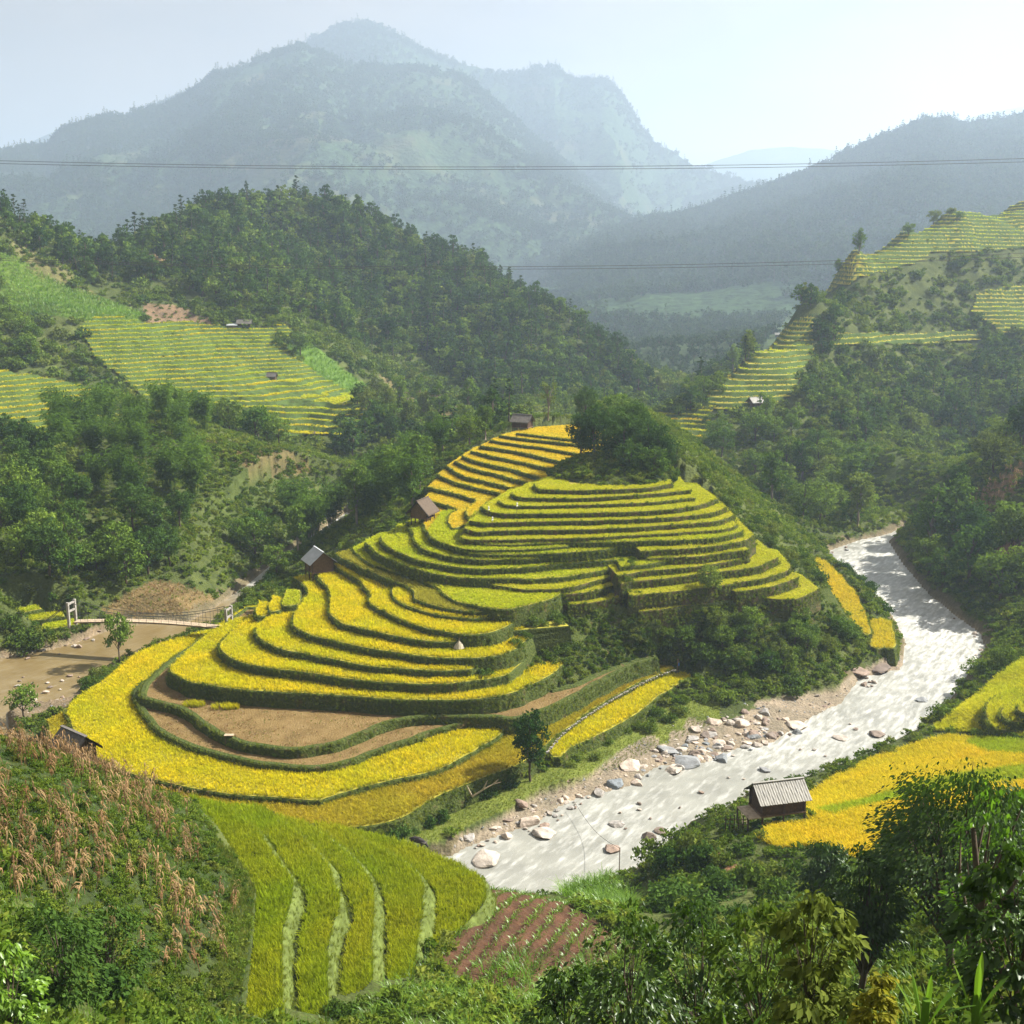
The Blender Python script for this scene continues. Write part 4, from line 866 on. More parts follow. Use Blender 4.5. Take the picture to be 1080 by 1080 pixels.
K_PINE = kindset(2, lambda r: pine_tree(13, 6.2, r), 'bark', 'pine', s0=180)
K_THIN = kindset(2, lambda r: round_tree(11, 6.5, 16, 34, .5, r, .4, .22, 'tall'), 'palebark', 'broad', s0=200)
K_SHRUB = [proto('shrub', shrub_leaves(2.2, 3.0, 20, 34, .3, r_(220+i)), M['shrub']).data for i in range(4)]
K_DARKSHRUB = [proto('shrub', shrub_leaves(2.6, 3.2, 24, 38, .32, r_(230+i)), M['dense']).data for i in range(2)]
def put_tree(kind, p, s, label, group=None, name='tree', cat='tree', rz=None, sx=1.0):
    trm, crm, tn, cn = kind
    o = bpy.data.objects.new(name, None); COL.objects.link(o); o.location = p; o.rotation_euler = (0, 0, rng.uniform(0, 6.28) if rz is None else rz); o.scale = (s*sx, s*sx, s)
    tag(o, label, cat, group)
    for nm, me in ((tn, trm), (cn, crm)):
        c = bpy.data.objects.new(nm, me); COL.objects.link(c); c.parent = o
    return o
def put_mesh(me, p, s, label, group=None, name='shrub', cat='shrub', sz=1.0):
    o = bpy.data.objects.new(name, me); COL.objects.link(o); o.location = p; o.rotation_euler = (0, 0, rng.uniform(0, 6.28)); o.scale = (s, s, s*sz); return tag(o, label, cat, group)
TAKEN = []
def spots(poly, d0, d1, sp, n=None, onfield=False, taken=True, vis=3.0, up=0):
    """places inside a stretch of ground seen through poly, spread evenly over the ground"""
    c = hit([p[0] for p in poly], [p[1] for p in poly], H)
    lo, hi = np.minimum(c.min(0)-8, c.min(0)), c.max(0)+8
    umin, umax = min(p[0] for p in poly), max(p[0] for p in poly)
    xs = [d*(k-540)/F for d in (d0, d1) for k in (umin, umax)]
    x, y = jitter_grid(min(xs)*1.05-2, max(xs)*1.05+2, d0, d1, sp); z = Zat(x, y); u, v = proj(np.stack([x, y, z+up], -1))
    m = inpoly(u, v, poly) & ~inpoly(x, y, RIV)
    if not onfield:
        m &= cakeZ(x, y)[1] < 0
    x, y, z = x[m], y[m], z[m]; P = np.column_stack([x, y, z])
    if len(P) and vis: P = P[visible(P+[0, 0, vis], 1.5)]
    P = P[np.argsort(P[:, 1])]
    if n is not None and len(P) > n: P = P[np.sort(rng.choice(len(P), n, replace=False))]
    return P
NT = [0, 0]
def grove(poly, d0, d1, sp, n, kinds, s0, s1, label, group, name='tree', cat='tree', up=0, sink=.3):
    P = spots(poly, d0, d1, sp, n, up=up)
    for p in P:
        put_tree(kinds[rng.integers(len(kinds))], (p[0], p[1], p[2]-sink), rng.uniform(s0, s1), label, group, name, cat, sx=rng.uniform(.85, 1.15)); NT[0] += 1
        TAKEN.append(p[:2])
def bushes(poly, d0, d1, sp, n, kinds, s0, s1, label, group, onfield=False):
    for p in spots(poly, d0, d1, sp, int(n*.7+.5), onfield, vis=1.5):
        put_mesh(kinds[rng.integers(len(kinds))], (p[0], p[1], p[2]-.15), rng.uniform(s0, s1), label, group, sz=rng.uniform(.8, 1.25)); NT[1] += 1

def one_tree(kind, u, v, h, base_h, label, name='tree', cat='tree', d=None, group=None, sx=1.0, rz=None):
    p = hit(u, v)[0] if d is None else Pd(u, v, d); NT[0] += 1
    if d is not None and d < 180: p[2] = Hbase(p[0], p[1])
    return put_tree(kind, (p[0], p[1], p[2]-.2), h/base_h, label, group, name, cat, rz, sx)
# wooded top of the knoll: every tree by itself
for k, (u, v, d, h, kd, sx, lb) in enumerate([
    (613,489,203,9.5,K_DENSE[0],.85,'slender dark tree standing at the west end of the knoll grove'),
    (626,492,202,11,K_DENSE[1],.8,'tall dark tree with bare stem second from the grove west end'),
    (640,482,208,11.5,K_KNOLL[2],.82,'broad dark tree in the heart of the knoll grove'),
    (655,494,200,11,K_KNOLL[0],.85,'big round crowned tree fronting the middle of the knoll grove'),
    (670,482,207,11,K_KNOLL[1],.85,'dark tree behind the round crowned one in the knoll grove'),
    (682,499,198,11.5,K_KNOLL[2],.8,'tallest dark tree at the east end of the knoll grove'),
    (697,501,197,9.0,K_KNOLL[0],.85,'short dark tree leaning over the knoll east shoulder'),
    (665,505,194,7.0,K_BROAD[0],.9,'low bushy tree under the front of the knoll grove'),
    (690,507,193,6.0,K_BROAD[1],1.0,'low leafy tree at the foot of the east end of the knoll grove'),
    (617,450,250,9.0,K_DENSE[1],.9,'round dark tree on the ridge behind the knoll grove'),
    (635,446,252,6.5,K_BROAD[2],1.0,'small round tree on the ridge between taller knoll trees'),
    (653,452,246,8.0,K_BROAD[3],1.0,'mid green tree peeping over the knoll grove from the ridge'),
    (668,456,244,7.0,K_BROAD[0],1.0,'leafy ridge tree behind the east half of the knoll grove')]):
    one_tree(kd, u, v, h, 10 if kd in K_DENSE or kd in K_KNOLL else 8, lb, d=d, sx=sx)
one_tree(K_THIN[0], 578, 441, 9.5, 11, 'airy pale stemmed tree alone on the grassy ridge', d=262)
one_tree(K_BROAD[1], 749, 629, 5.0, 8, 'small round dark tree standing alone on a terrace edge of the knoll')
one_tree(K_DENSE[2], 560, 824, 9.0, 10, 'dark tree beside the rice path above the boulder shore', sx=.75)
one_tree(K_BROAD[2], 127, 703, 9.0, 8, 'slender leafy tree on the brown river bank below the footbridge', sx=.55, d=168)
one_tree(K_THIN[1], 332, 464, 5.5, 11, 'tiny lone tree at the foot of the wide terraced slope', d=338, sx=1.3)
one_tree(K_BROAD[3], 318, 376, 9.0, 8, 'round tree at the top of the bright green gully')
one_tree(K_BAMB[0], 463, 480, 9.0, 11, 'feathery drooping clump beside the curved amber terraces', 'bamboo_clump', 'bamboo', d=236)
one_tree(K_TALL[0], 512, 462, 8.0, 13, 'upright leafy tree beside the grey ridge hut', d=243)
one_tree(K_BROAD[0], 495, 466, 6.5, 8, 'rounded tree just west of the grey ridge hut', d=240)
one_tree(K_TALL[1], 984, 590, 16, 13, 'great tall tree on the east river bank behind the yellow plot', sx=1.15)
one_tree(K_TALL[2], 1008, 575, 15, 13, 'second tall tree close behind the great one on the east bank')
one_tree(K_BROAD[1], 1022, 612, 11, 8, 'rounded tree below the two tall ones on the east bank')
# trees standing along the crest and shelves of the east hill
for u, v in ((716,432),(728,420),(741,408),(757,396),(774,384),(789,372),(806,355),(822,340),(838,324),(852,310),(866,297),(884,281),(905,265),(932,254),(958,246),(985,234),(1012,226),(1040,216),(1062,210)):
    q = hit(u, v+rng.uniform(3, 9), H)[0]
    if q[1] < 620: put_tree((K_BROAD+K_TALL[:2])[rng.integers(6)], tuple(q-[0, 0, .4]), rng.uniform(.45, .95), 'hazy tree standing on the skyline crest of the east hill', 'trees on the east hill crest'); NT[0] += 1
for u, v in ((352,1066),(366,1072),(384,1062)): put_mesh(K_SHRUB[1], tuple(hit(u, v)[0]), .42, 'small shrub at the lower end of the near rice strips', 'shrubs at the strip ends')
# groves
G_B = 'bamboo on the slope above the footbridge'
grove([(60,455),(130,445),(180,450),(235,455),(215,520),(185,545),(110,530),(60,500)], 225, 300, 6.5, 34, K_BAMB, .8, 1.15, 'dark feathery bamboo clump leaning on the slope above the footbridge', G_B, 'bamboo_clump', 'bamboo')
G_C = 'bamboo and trees along the stream'
grove([(318,588),(345,560),(372,558),(400,556),(432,545),(446,520),(440,490),(415,480),(370,500),(330,530),(300,560),(298,585)], 205, 262, 6.0, 30, K_BAMB+K_TALL[:1], .8, 1.15, 'dark green bamboo clump between the stream and the spur terraces', G_C, 'bamboo_clump', 'bamboo')
grove([(255,560),(300,560),(300,605),(270,612),(225,610)], 205, 245, 6, 9, K_BROAD, .7, 1.1, 'leafy tree along the stream upstream of the footbridge', 'trees by the stream')
grove([(0,470),(60,480),(110,560),(140,625),(100,640),(60,620),(0,630)], 172, 300, 6.0, 40, K_BROAD+K_DENSE, .7, 1.15, 'dark leafy tree on the steep slope above the brown river', 'trees on the west slope')
grove([(140,560),(190,555),(205,600),(150,610)], 195, 240, 5, 7, K_DENSE, .75, 1.05, 'dark bushy tree above the harvested field', 'trees above the harvested field')
grove([(155,432),(190,425),(235,445),(300,470),(330,490),(260,485),(200,455)], 268, 340, 7, 16, K_BROAD+K_DENSE, .8, 1.25, 'dark tree along the ridge under the wide terraced slope', 'trees under the wide terraces')
grove([(30,345),(60,400),(110,420),(150,455),(100,430),(45,400),(15,370),(0,345),(0,320)], 320, 420, 8, 16, K_BROAD, .7, 1.1, 'dark tree in the gully between the terraced slopes', 'trees in the terrace gully')
grove([(380,425),(430,430),(490,440),(520,455),(500,475),(440,470),(400,470),(375,450)], 330, 480, 8, 22, K_BROAD+K_TALL, .75, 1.2, 'green tree in the hollow behind the spur', 'trees in the hollow')
grove([(950,575),(985,570),(1020,575),(1080,560),(1080,640),(1045,650),(1010,640),(980,612)], 165, 245, 6.5, 26, K_BROAD+K_DENSE, .75, 1.25, 'leafy tree on the steep east bank of the river', 'trees on the east bank')
grove([(1000,520),(1040,490),(1080,455),(1080,485),(1040,520),(1010,545)], 205, 260, 7, 8, K_BROAD+K_DENSE, .8, 1.2, 'tree on the crest of the dry east bank slope', 'trees on the east bank crest')
grove([(740,470),(790,455),(850,450),(900,480),(925,550),(880,570),(840,560),(790,510)], 250, 345, 8.0, 46, K_BROAD+K_TALL[:1], .75, 1.25, 'hazy green tree on the lower face of the east hill', 'trees on the lower east hill')
E_BUSH = [(640,690),(680,665),(740,650),(800,648),(860,640),(905,670),(915,700),(870,715),(800,722),(740,728),(690,705)]
def on_bank(n, t0, t1, s0=0., s1=1.): s = rng.uniform(s0, s1, n); t = rng.uniform(t0, t1, n); return loft(s, t)
for q in on_bank(24, .35, .95, .5, .97): put_tree(K_BROAD[rng.integers(4)], tuple(q-[0, 0, .3]), rng.uniform(.32, .55), 'leafy tree on the bushy bank beneath the knoll terraces', 'trees under the knoll'); NT[0] += 1
for q in on_bank(44, .15, 1.0, .38, 1): put_mesh(K_SHRUB[rng.integers(4)], tuple(q-[0, 0, .2]), rng.uniform(.55, 1.05), 'green shrub on the bushy bank beneath the knoll terraces', 'shrubs under the knoll', sz=rng.uniform(.8, 1.2)); NT[1] += 1
for q in on_bank(22, .12, .95, 0, .4): put_mesh(K_SHRUB[rng.integers(4)], tuple(q-[0, 0, .2]), rng.uniform(.4, .75), 'bright green shrub on the overgrown end of the golden terraces', 'shrubs at the terrace ends', sz=rng.uniform(.7, 1.0)); NT[1] += 1
bushes([(650,585),(668,585),(676,640),(656,640)], 150, 185, 1.3, 14, K_SHRUB, .3, .55, 'small shrub in the overgrown break between stacked knoll terraces', 'shrubs in the terrace break', True)
bushes(NORICE, 130, 185, 1.7, 34, K_SHRUB, .5, .95, 'green shrub smothering the blunt ends of the middle terraces', 'shrubs on the blunt ends', True)
bushes([(490,710),(520,690),(545,680),(552,700),(520,725),(490,728)], 125, 165, 2.2, 9, K_SHRUB, .5, .9, 'shrub between the blunt ends of two golden terraces', 'shrubs between terrace ends', True)
bushes([(715,470),(760,500),(800,545),(860,600),(870,640),(840,610),(790,560),(770,545),(730,505),(705,500)], 165, 235, 3.0, 40, K_SHRUB, .8, 1.5, 'shrub on the steep east flank of the knoll', 'shrubs on the knoll flank')
bushes([(232,655),(262,628),(285,604),(312,582),(330,590),(298,622),(262,650)], 185, 260, 2.4, 24, K_SHRUB, .6, 1.2, 'leafy shrub on the bank of the narrow stream above the footbridge', 'shrubs by the narrow stream')
bushes([(405,880),(440,860),(490,832),(540,815),(548,828),(500,850),(455,875),(420,897)], 100, 140, 2.0, 22, K_DARKSHRUB, .5, .9, 'dark shrub along the foot of the outer rice rim', 'shrubs below the outer rim')
bushes([(585,805),(620,795),(690,752),(740,728),(760,735),(700,765),(640,795),(590,822)], 120, 165, 1.9, 30, K_SHRUB, .5, .85, 'round shrub in the hedge between rice and grassy river bank', 'hedge shrubs by the river bank')
bushes([(760,735),(800,720),(850,715),(860,728),(800,745),(765,755)], 140, 175, 3, 8, K_SHRUB, 1.0, 1.5, 'big round shrub by the river bend', 'shrubs by the river bend')
bushes([(885,600),(912,620),(928,640),(940,655),(932,640),(912,612),(890,592)], 165, 220, 2.5, 12, K_DARKSHRUB, .6, 1.1, 'dark shrub between the long plot and the white river', 'shrubs beside the long plot')
bushes([(85,720),(110,705),(128,700),(150,690),(140,700),(105,728),(85,740)], 120, 165, 2.2, 10, K_SHRUB, .6, 1.1, 'shrub on the bank of the brown river pool', 'shrubs by the brown pool')
bushes([(985,762),(1000,735),(1030,705),(1075,680),(1078,692),(1030,722),(1000,755),(990,772)], 120, 175, 2.6, 13, K_SHRUB, .8, 1.5, 'bushy shrub between the bright upper rice and the river', 'shrubs by the upper rice')
bushes([(830,835),(870,818),(925,795),(975,770),(975,778),(925,802),(870,826),(835,842)], 98, 140, 1.8, 14, K_SHRUB, .4, .8, 'small shrub on the river edge of the orange gold slope', 'shrubs at the river edge')
bushes([(745,850),(780,845),(790,862),(770,880),(745,875)], 95, 115, 1.6, 8, K_SHRUB, .4, .7, 'low shrub beside the fence of the grey roofed hut', 'shrubs by the grey roofed hut')
bushes([(0,640),(45,660),(40,690),(20,720),(0,720)], 140, 200, 3, 12, K_SHRUB, .9, 1.6, 'shrub on the rubble bank west of the brown river', 'shrubs on the rubble bank')
grove([(0,690),(25,700),(30,760),(0,770)], 78, 150, 4, 5, K_BROAD, .45, .7, 'leafy tree at the corner of the maize hill', 'trees by the maize hill')
bushes([(0,745),(60,770),(75,780),(50,792),(0,778)], 68, 110, 1.8, 8, K_DARKSHRUB, .8, 1.3, 'dark bush beside the small brown shed', 'bushes by the brown shed')
bushes([(655,905),(720,885),(790,900),(840,935),(830,960),(760,975),(700,960),(660,930)], 75, 108, 2.0, 42, K_SHRUB+K_DARKSHRUB, .8, 1.5, 'dark green shrub in the ravine below the hut path', 'shrubs in the ravine')
bushes([(700,975),(780,960),(900,950),(1080,940),(1080,1080),(900,1080),(760,1080)], 30, 84, 2.1, 44, K_SHRUB+K_DARKSHRUB, .55, 1.0, 'leafy shrub on the shaded slope under the big glossy tree', 'shrubs under the glossy tree')
bushes([(0,1000),(60,980),(125,1010),(150,1080),(0,1080)], 34, 60, 1.6, 14, K_DARKSHRUB, .5, .9, 'dark shrub at the bottom of the maize hill', 'shrubs below the maize')
bushes([(350,1055),(440,1030),(500,1050),(560,1060),(620,1000),(690,1000),(720,1080),(350,1080)], 50, 80, 1.6, 14, K_SHRUB, .4, .75, 'small shrub in the long grass around the red plot', 'shrubs round the red plot')
print('trees', NT[0], 'shrubs', NT[1])

# (forests below)
# ------------------------------------------------------------------ forests and undergrowth that read as one mass
def lod(fn, n, bark, lf, s0): return [proto2('forest_tree', *fn(r_(s0+i)), M[bark], M[lf]) for i in range(n)]
F_MIX = lod(lambda r: round_tree(8, 6.5, 22, 22, .95, r, .18), 3, 'bark', 'broad', 300)+lod(lambda r: round_tree(10, 6.5, 22, 24, .95, r, .15, .28, 'tall'), 2, 'bark', 'dense', 310)+lod(lambda r: pine_tree(12, 5.5, r, 8, 26, 1.3), 1, 'bark', 'pine', 320)
F_FAR = lod(lambda r: round_tree(10, 8.5, 14, 10, 2.0, r, .02), 4, 'bark', 'pine', 330)+lod(lambda r: pine_tree(14, 7.5, r, 6, 12, 2.6), 1, 'bark', 'pine', 340)
FARLEAF = M['pine']
def forest(polys, d0, d1, sp, s0, s1, protos, label, cut=(), up=0):
    P = []
    for poly in polys:
        c = spots(poly, d0, d1, sp, None, vis=6, up=up)
        for q in cut:
            for up_ in (0, 3.5, 7):
                if len(c): u, v = proj(c+[0, 0, up_]); c = c[~inpoly(u, v, q)]
        P.append(c)
    P = np.vstack(P)
    if len(TAKEN) and d0 < 320:
        T = np.array(TAKEN); P = P[[np.hypot(T[:, 0]-p[0], T[:, 1]-p[1]).min() > 2.8 for p in P]]
    P[:, 2] -= .5; print(label, len(P)); scatter('forest', P, rng.uniform(s0, s1, len(P)), protos, label, 'forest')
FH = [(105,285),(112,262),(140,240),(200,225),(290,200),(345,215),(400,240),(500,275),(600,325),(665,385),(700,420),(690,445),(640,435),(560,440),(520,425),(470,395),(430,385),(400,385),(345,345),(300,335),(262,330),(190,310),(150,292)]
forest([FH], 440, 680, 5.4, .5, 1.4, F_MIX, 'dense green forest covering the hill beyond the terraced slope')
forest([[(0,215),(40,232),(80,258),(110,275),(125,300),(100,305),(60,275),(0,250)]], 380, 540, 5.5, .7, 1.2, F_MIX, 'dark forest along the crest of the western skyline hill')
EH = [(705,440),(735,405),(790,368),(850,308),(900,262),(950,240),(1000,222),(1080,200),(1080,460),(1010,510),(960,560),(925,555),(880,490),(840,455),(790,450),(770,445)]
forest([[(520,265),(880,265),(790,390),(700,440),(650,400),(560,330)]], 560, 1140, 8.5, .5, .95, F_FAR[:4], 'blue green woodland on the floor of the far gap')
forest([EH], 300, 590, 5.4, .4, 1.05, F_MIX, 'hazy green woodland over the east hill', (RT1, RT2, RT3, RT4, RT5, REG['eastfield'], [(900,300),(1030,270),(1040,345),(890,348)]))
forest([[(340,480),(380,425),(420,440),(520,440),(560,450),(510,470),(450,500)]], 262, 480, 7, .6, 1.1, F_MIX, 'mixed woodland in the hollow behind the spur', (REG['brownslope'],))
W_C = [proto('weed_clump', shrub_leaves(1.1, 1.7, 9, 16, .3, r_(400+i)), M['weed']) for i in range(3)]+[proto('weed_clump', shrub_leaves(.8, 1.4, 8, 14, .26, r_(410)), M['shrub'])]
def cover(poly, d0, d1, sp, s0, s1, protos, label, cut=(), clear=0, name='undergrowth', dens=None, vis=1.2):
    P = spots(poly, d0, d1, sp, None, vis=vis)
    for q in cut:
        u, v = proj(P); P = P[~inpoly(u, v, q)]
    P = P[polydist(P[:, 0], P[:, 1], RIV) > clear] if clear else P
    if dens is not None: P = P[rng.random(len(P)) < dens(P)]
    print(label, len(P)); return scatter(name, P, rng.uniform(s0, s1, len(P)), protos, label, 'undergrowth')
ALL = [(-60,200),(1140,180),(1140,1120),(-60,1120)]
_q = on_bank(1500, .0, 1.0)
scatter('undergrowth', _q, rng.uniform(.3, .85, len(_q)), W_C, 'tangled low growth over the bank beneath the knoll terraces', 'undergrowth')
NOVEG = [REG['redsoil'], REG['harvest'], R1, R1G, R1H, R2, REG['bankgrass']]
cover(ALL, 140, 330, 1.22, .5, 1.4, W_C, 'low green undergrowth over the river valley slopes', NOVEG+[REG['eastsoil'], REG['strawslope'], SH1, SH2], .8, dens=lambda P: np.clip(.9+.8*fbm(P[:, 0]/9, P[:, 1]/9, 3, 5), .4, 1))
cover(ALL, 330, 640, 2.3, .9, 2.4, W_C+[proto('shrub', shrub_leaves(2.4, 3.2, 12, 16, .5, r_(411)), M['shrub'])], 'low green scrub over the farther hillsides', [LT1, LT2, RT1, RT2, RT3, RT4, RT5, REG['leftsoil'], REG['drytop'], REG['slope'], REG['gully']], 0, dens=lambda P: np.clip(.8+.9*fbm(P[:, 0]/22, P[:, 1]/22, 3, 6), .3, 1))
cover(ALL, 86, 140, 1.15, .45, 1.1, W_C, 'low green undergrowth along the near river banks', NOVEG+[REG['cornhill'], SH1], .8, dens=lambda P: np.clip(.55+.9*fbm(P[:, 0]/6, P[:, 1]/6, 3, 7), .05, 1))
G_T = [proto('grass_tuft', *[(a, b) for a, b, c in [blade_tuft(9, .4, .3, .05, .8)]], M['grass']) for _ in range(3)]
cover(REG['bankgrass'], 95, 180, .42, .35, .8, G_T, 'short bright grass on the flat river bank', (), 1.6, 'grass', vis=.5)
SLOPE = [(-220,800),(-220,1180),(760,1180),(1420,1180),(1420,850),(900,905),(840,940),(760,990),(690,990),(660,960),(560,935),(511,925),(455,985),(440,1045),(350,1080),(262,1080),(240,1080),(100,900)]
TG = [proto('grass_tuft', *[(a, b) for a, b, c in [blade_tuft(13, 1.0, .9, .035, 1.1, segs=3)]], M['tallgrass']) for _ in range(3)]
cover(SLOPE, 22, 88, .62, .5, 1.25, TG+W_C[:2], 'tangled grass and weeds on the near hillside', [REG['redsoil'], REG['cornhill']], 2, 'grass', dens=lambda P: np.clip(.75+.9*fbm(P[:, 0]/4, P[:, 1]/4, 3, 8), .1, 1), vis=.8)
cover([(480,1040),(560,1000),(600,985),(660,1000),(690,1060),(620,1100),(470,1100),(380,1075),(440,1030)], 48, 82, .55, .9, 1.6, TG, 'tall arching bright grass around the red soil plot', (), 0, 'grass', dens=lambda P: np.clip(.2+1.6*fbm(P[:, 0]/3.2, P[:, 1]/3.2, 2, 18), 0, 1), vis=.8)
cover([(585,940),(640,925),(668,945),(665,975),(625,962)], 78, 108, .6, 1.2, 1.9, TG, 'tall reed grass at the river corner below the red plot', (), 0, 'grass', vis=.8)
BT = [proto('grass_tuft', *[(a, b) for a, b, c in [blade_tuft(12, 1.2, 1.0, .09, .9)]], M['tallgrass']) for _ in range(2)]
cover(REG['slope'], 320, 480, 1.2, .8, 1.6, BT, 'bright green crop on the sunlit slope under the western skyline', (), 0, 'grass', vis=.8)
cover(REG['gully'], 320, 520, 1.5, .8, 1.8, BT, 'bright green grass in the gully beside the wide terraces', (), 0, 'grass', vis=.8)
DG = [proto('grass_tuft', *[(a, b) for a, b, c in [blade_tuft(10, .5, .6, .06, .8)]], M['maize'])]
cover(REG['harvest'], 165, 225, .8, .6, 1.5, DG+G_T[:1], 'dry stubble on the harvested field above the footbridge', (), 1, 'grass', vis=.5)
cover(REG['strawslope'], 250, 350, 1.1, .8, 2.0, DG+W_C[:1], 'dry scrub on the brown slope under the wide terraces', (), 0, 'grass', vis=.5)
cover(REG['leftsoil'], 370, 520, 3.0, .5, 1.2, W_C, 'sparse weeds on the bare soil scar', (), 0, 'weeds', vis=.8)
SEED = [proto('seedling', *[(a, b) for a, b, c in [blade_tuft(6, .34, .34, .06, .8)]], M['tallgrass'])]
Pr = spots(REG['redsoil'], 50, 98, .3, None, vis=.4); row = ((Pr[:, 0]*.9-Pr[:, 1]*.25)*5.2/(2*math.pi)) % 1; Pr = Pr[(row < .36) & (rng.random(len(Pr)) < .85)]
scatter('seedlings', Pr, rng.uniform(.5, 1.3, len(Pr)), SEED, 'rows of green seedlings in the red soil plot', 'seedlings')
cover(LT1, 325, 470, 2.6, .5, 1.3, W_C, 'dark weeds breaking the steps of the wide terraced slope', (), 0, 'weeds', vis=.4, dens=lambda P: np.clip(fbm(P[:, 0]/9, P[:, 1]/9, 3, 83)*2.2-.45, .015, .7))
cover(RT3, 380, 580, 4, .6, 1.5, W_C, 'dark weeds on the high terraced crest of the east hill', (), 0, 'weeds', vis=.4, dens=lambda P: np.clip(fbm(P[:, 0]/12, P[:, 1]/12, 3, 84)*2.2-.35, .02, .8))
# grassy bank between the maize and the first strip
_b = smooth_line(LAY[[l['name'] for l in LAY].index('S1')]['poly'][-7:], .25); _n = offs(_b, LAY[[l['name'] for l in LAY].index('S1')]['ccw']); _k = np.repeat(np.arange(len(_b)), 16); _q = _b[_k]+_n[_k]*rng.uniform(-.1, 1.5, (len(_k), 1))+rng.normal(size=(len(_k), 2))*.1
scatter('grass', np.column_stack([_q, Hbase(_q[:, 0], _q[:, 1])]), rng.uniform(.4, 1.0, len(_q)), [proto('grass_tuft', *[(a, b) for a, b, c in [blade_tuft(9, .4, .35, .04, .8)]], M['palegrass'])]+G_T[:1], 'pale grass on the bank between the dry maize and the rice strips', 'grass')
# maize hill: weeds below, dry stalks above
cover(REG['cornhill'], 30, 88, .31, .25, .6, W_C+TG+G_T, 'green weeds growing between the dry maize stalks', (), 0, 'undergrowth', vis=.6, dens=lambda P: np.clip(.85+.7*fbm(P[:, 0]/3, P[:, 1]/3, 2, 19), .3, 1))
def maize(r):
    h = 2.0; V = [quadtube([(0, 0, -.1), (.03, 0, h*.5), (.1, .03, h)], [.022, .018, .008], 4)]
    for i in range(11):
        z = r.uniform(.35, 1.0)*h; th = r.uniform(0, 6.28); d = np.array([math.cos(th), math.sin(th)]); L = r.uniform(.3, .6); wdt = .038
        P = np.array([[0, 0, z], [d[0]*L*.4, d[1]*L*.4, z+.12], [d[0]*L*.7, d[1]*L*.7, z-.1], [d[0]*L*.75, d[1]*L*.75, z-.42]]); s = np.array([-d[1], d[0], 0])*wdt
        v = np.vstack([[p-s*k, p+s*k] for p, k in zip(P, (.5, 1, .8, .2))]); V.append((v, np.array([[0, 1, 3, 2], [2, 3, 5, 4], [4, 5, 7, 6]])))
    return merge(V)
MZ = [proto('maize_stalk', maize(r_(500+i)), M['maize']) for i in range(4)]
CH = [(-30,778),(0,782),(60,797),(130,818),(195,840),(225,880),(250,930),(255,985),(235,1030),(180,1040),(140,1000),(90,960),(40,960),(-30,940)]
Pm = spots(CH, 36, 90, .85, None, vis=1.0); Pm = Pm[rng.random(len(Pm)) < np.clip(.46+1.1*fbm(Pm[:, 0]/4, Pm[:, 1]/4, 2, 33)-.013*(Pm[:, 1]-60), .1, .8)]
scatter('maize_crop', Pm, rng.uniform(.7, 1.08, len(Pm)), MZ, 'dry brown maize stalks standing on the weedy near hill', 'maize', tilt=.2); print('maize', len(Pm))
Pm = spots(REG['eastdry'], 150, 300, 1.2, None, vis=1.0); scatter('maize_crop', Pm, 1.0, MZ, 'dry maize rows on the upper slope of the east bank', 'maize', tilt=.12)
# grass on every terrace lip and face
Pg = []; Ps_ = []
for l in LAY:
    L = l['lip']; nr = offs(L, l['ccw']); ws = 1.7 if l['kind'] == 'strip' else 1; k = np.repeat(np.arange(len(L)), 42 if ws > 1 else 15); f = rng.random(len(k))**1.2; q = L[k]+nr[k]*(.02+f[:, None]*.5)*ws+rng.normal(size=(len(k), 2))*.12
    zz = l['z']-f*1.7; ok = zz > np.maximum(Hbase(q[:, 0], q[:, 1]), -1)-.1; ck = cakeZ(q[:, 0], q[:, 1]); ok &= (ck[0] < zz+.2) & (ck[0] < l['z']-.01); (Pg if ws == 1 else Ps_).append(np.column_stack([q, zz])[ok])
Ps_ = np.vstack(Ps_); scatter('grass', Ps_, rng.uniform(.35, .8, len(Ps_)), [proto('grass_tuft', *[(a, b) for a, b, c in [blade_tuft(9, .4, .3, .04, .8)]], M['palegrass']) for _ in range(2)], 'pale grass on the banks between the near rice strips', 'grass')
Pg = np.vstack(Pg); Pw = Pg[rng.random(len(Pg)) < .07]; scatter('weeds', Pw, rng.uniform(.12, .42, len(Pw)), W_C, 'small leafy weeds on the terrace faces', 'weeds'); scatter('grass', Pg, rng.uniform(.5, 1.25, len(Pg)), G_T, 'rough grass on the lips and faces of the terraces', 'grass'); print('lip grass', len(Pg))
Ps = fields(['F2', 'F3'], .5); Ps[:, 2] -= .26; Ps = Ps[rng.random(len(Ps)) < np.clip(.5+fbm(Ps[:, 0]/3, Ps[:, 1]/3, 2, 71), .1, .9)]
scatter('stubble', Ps, rng.uniform(.25, .6, len(Ps)), DG+G_T[:1], 'cut rice stubble on the bare brown terraces', 'stubble')
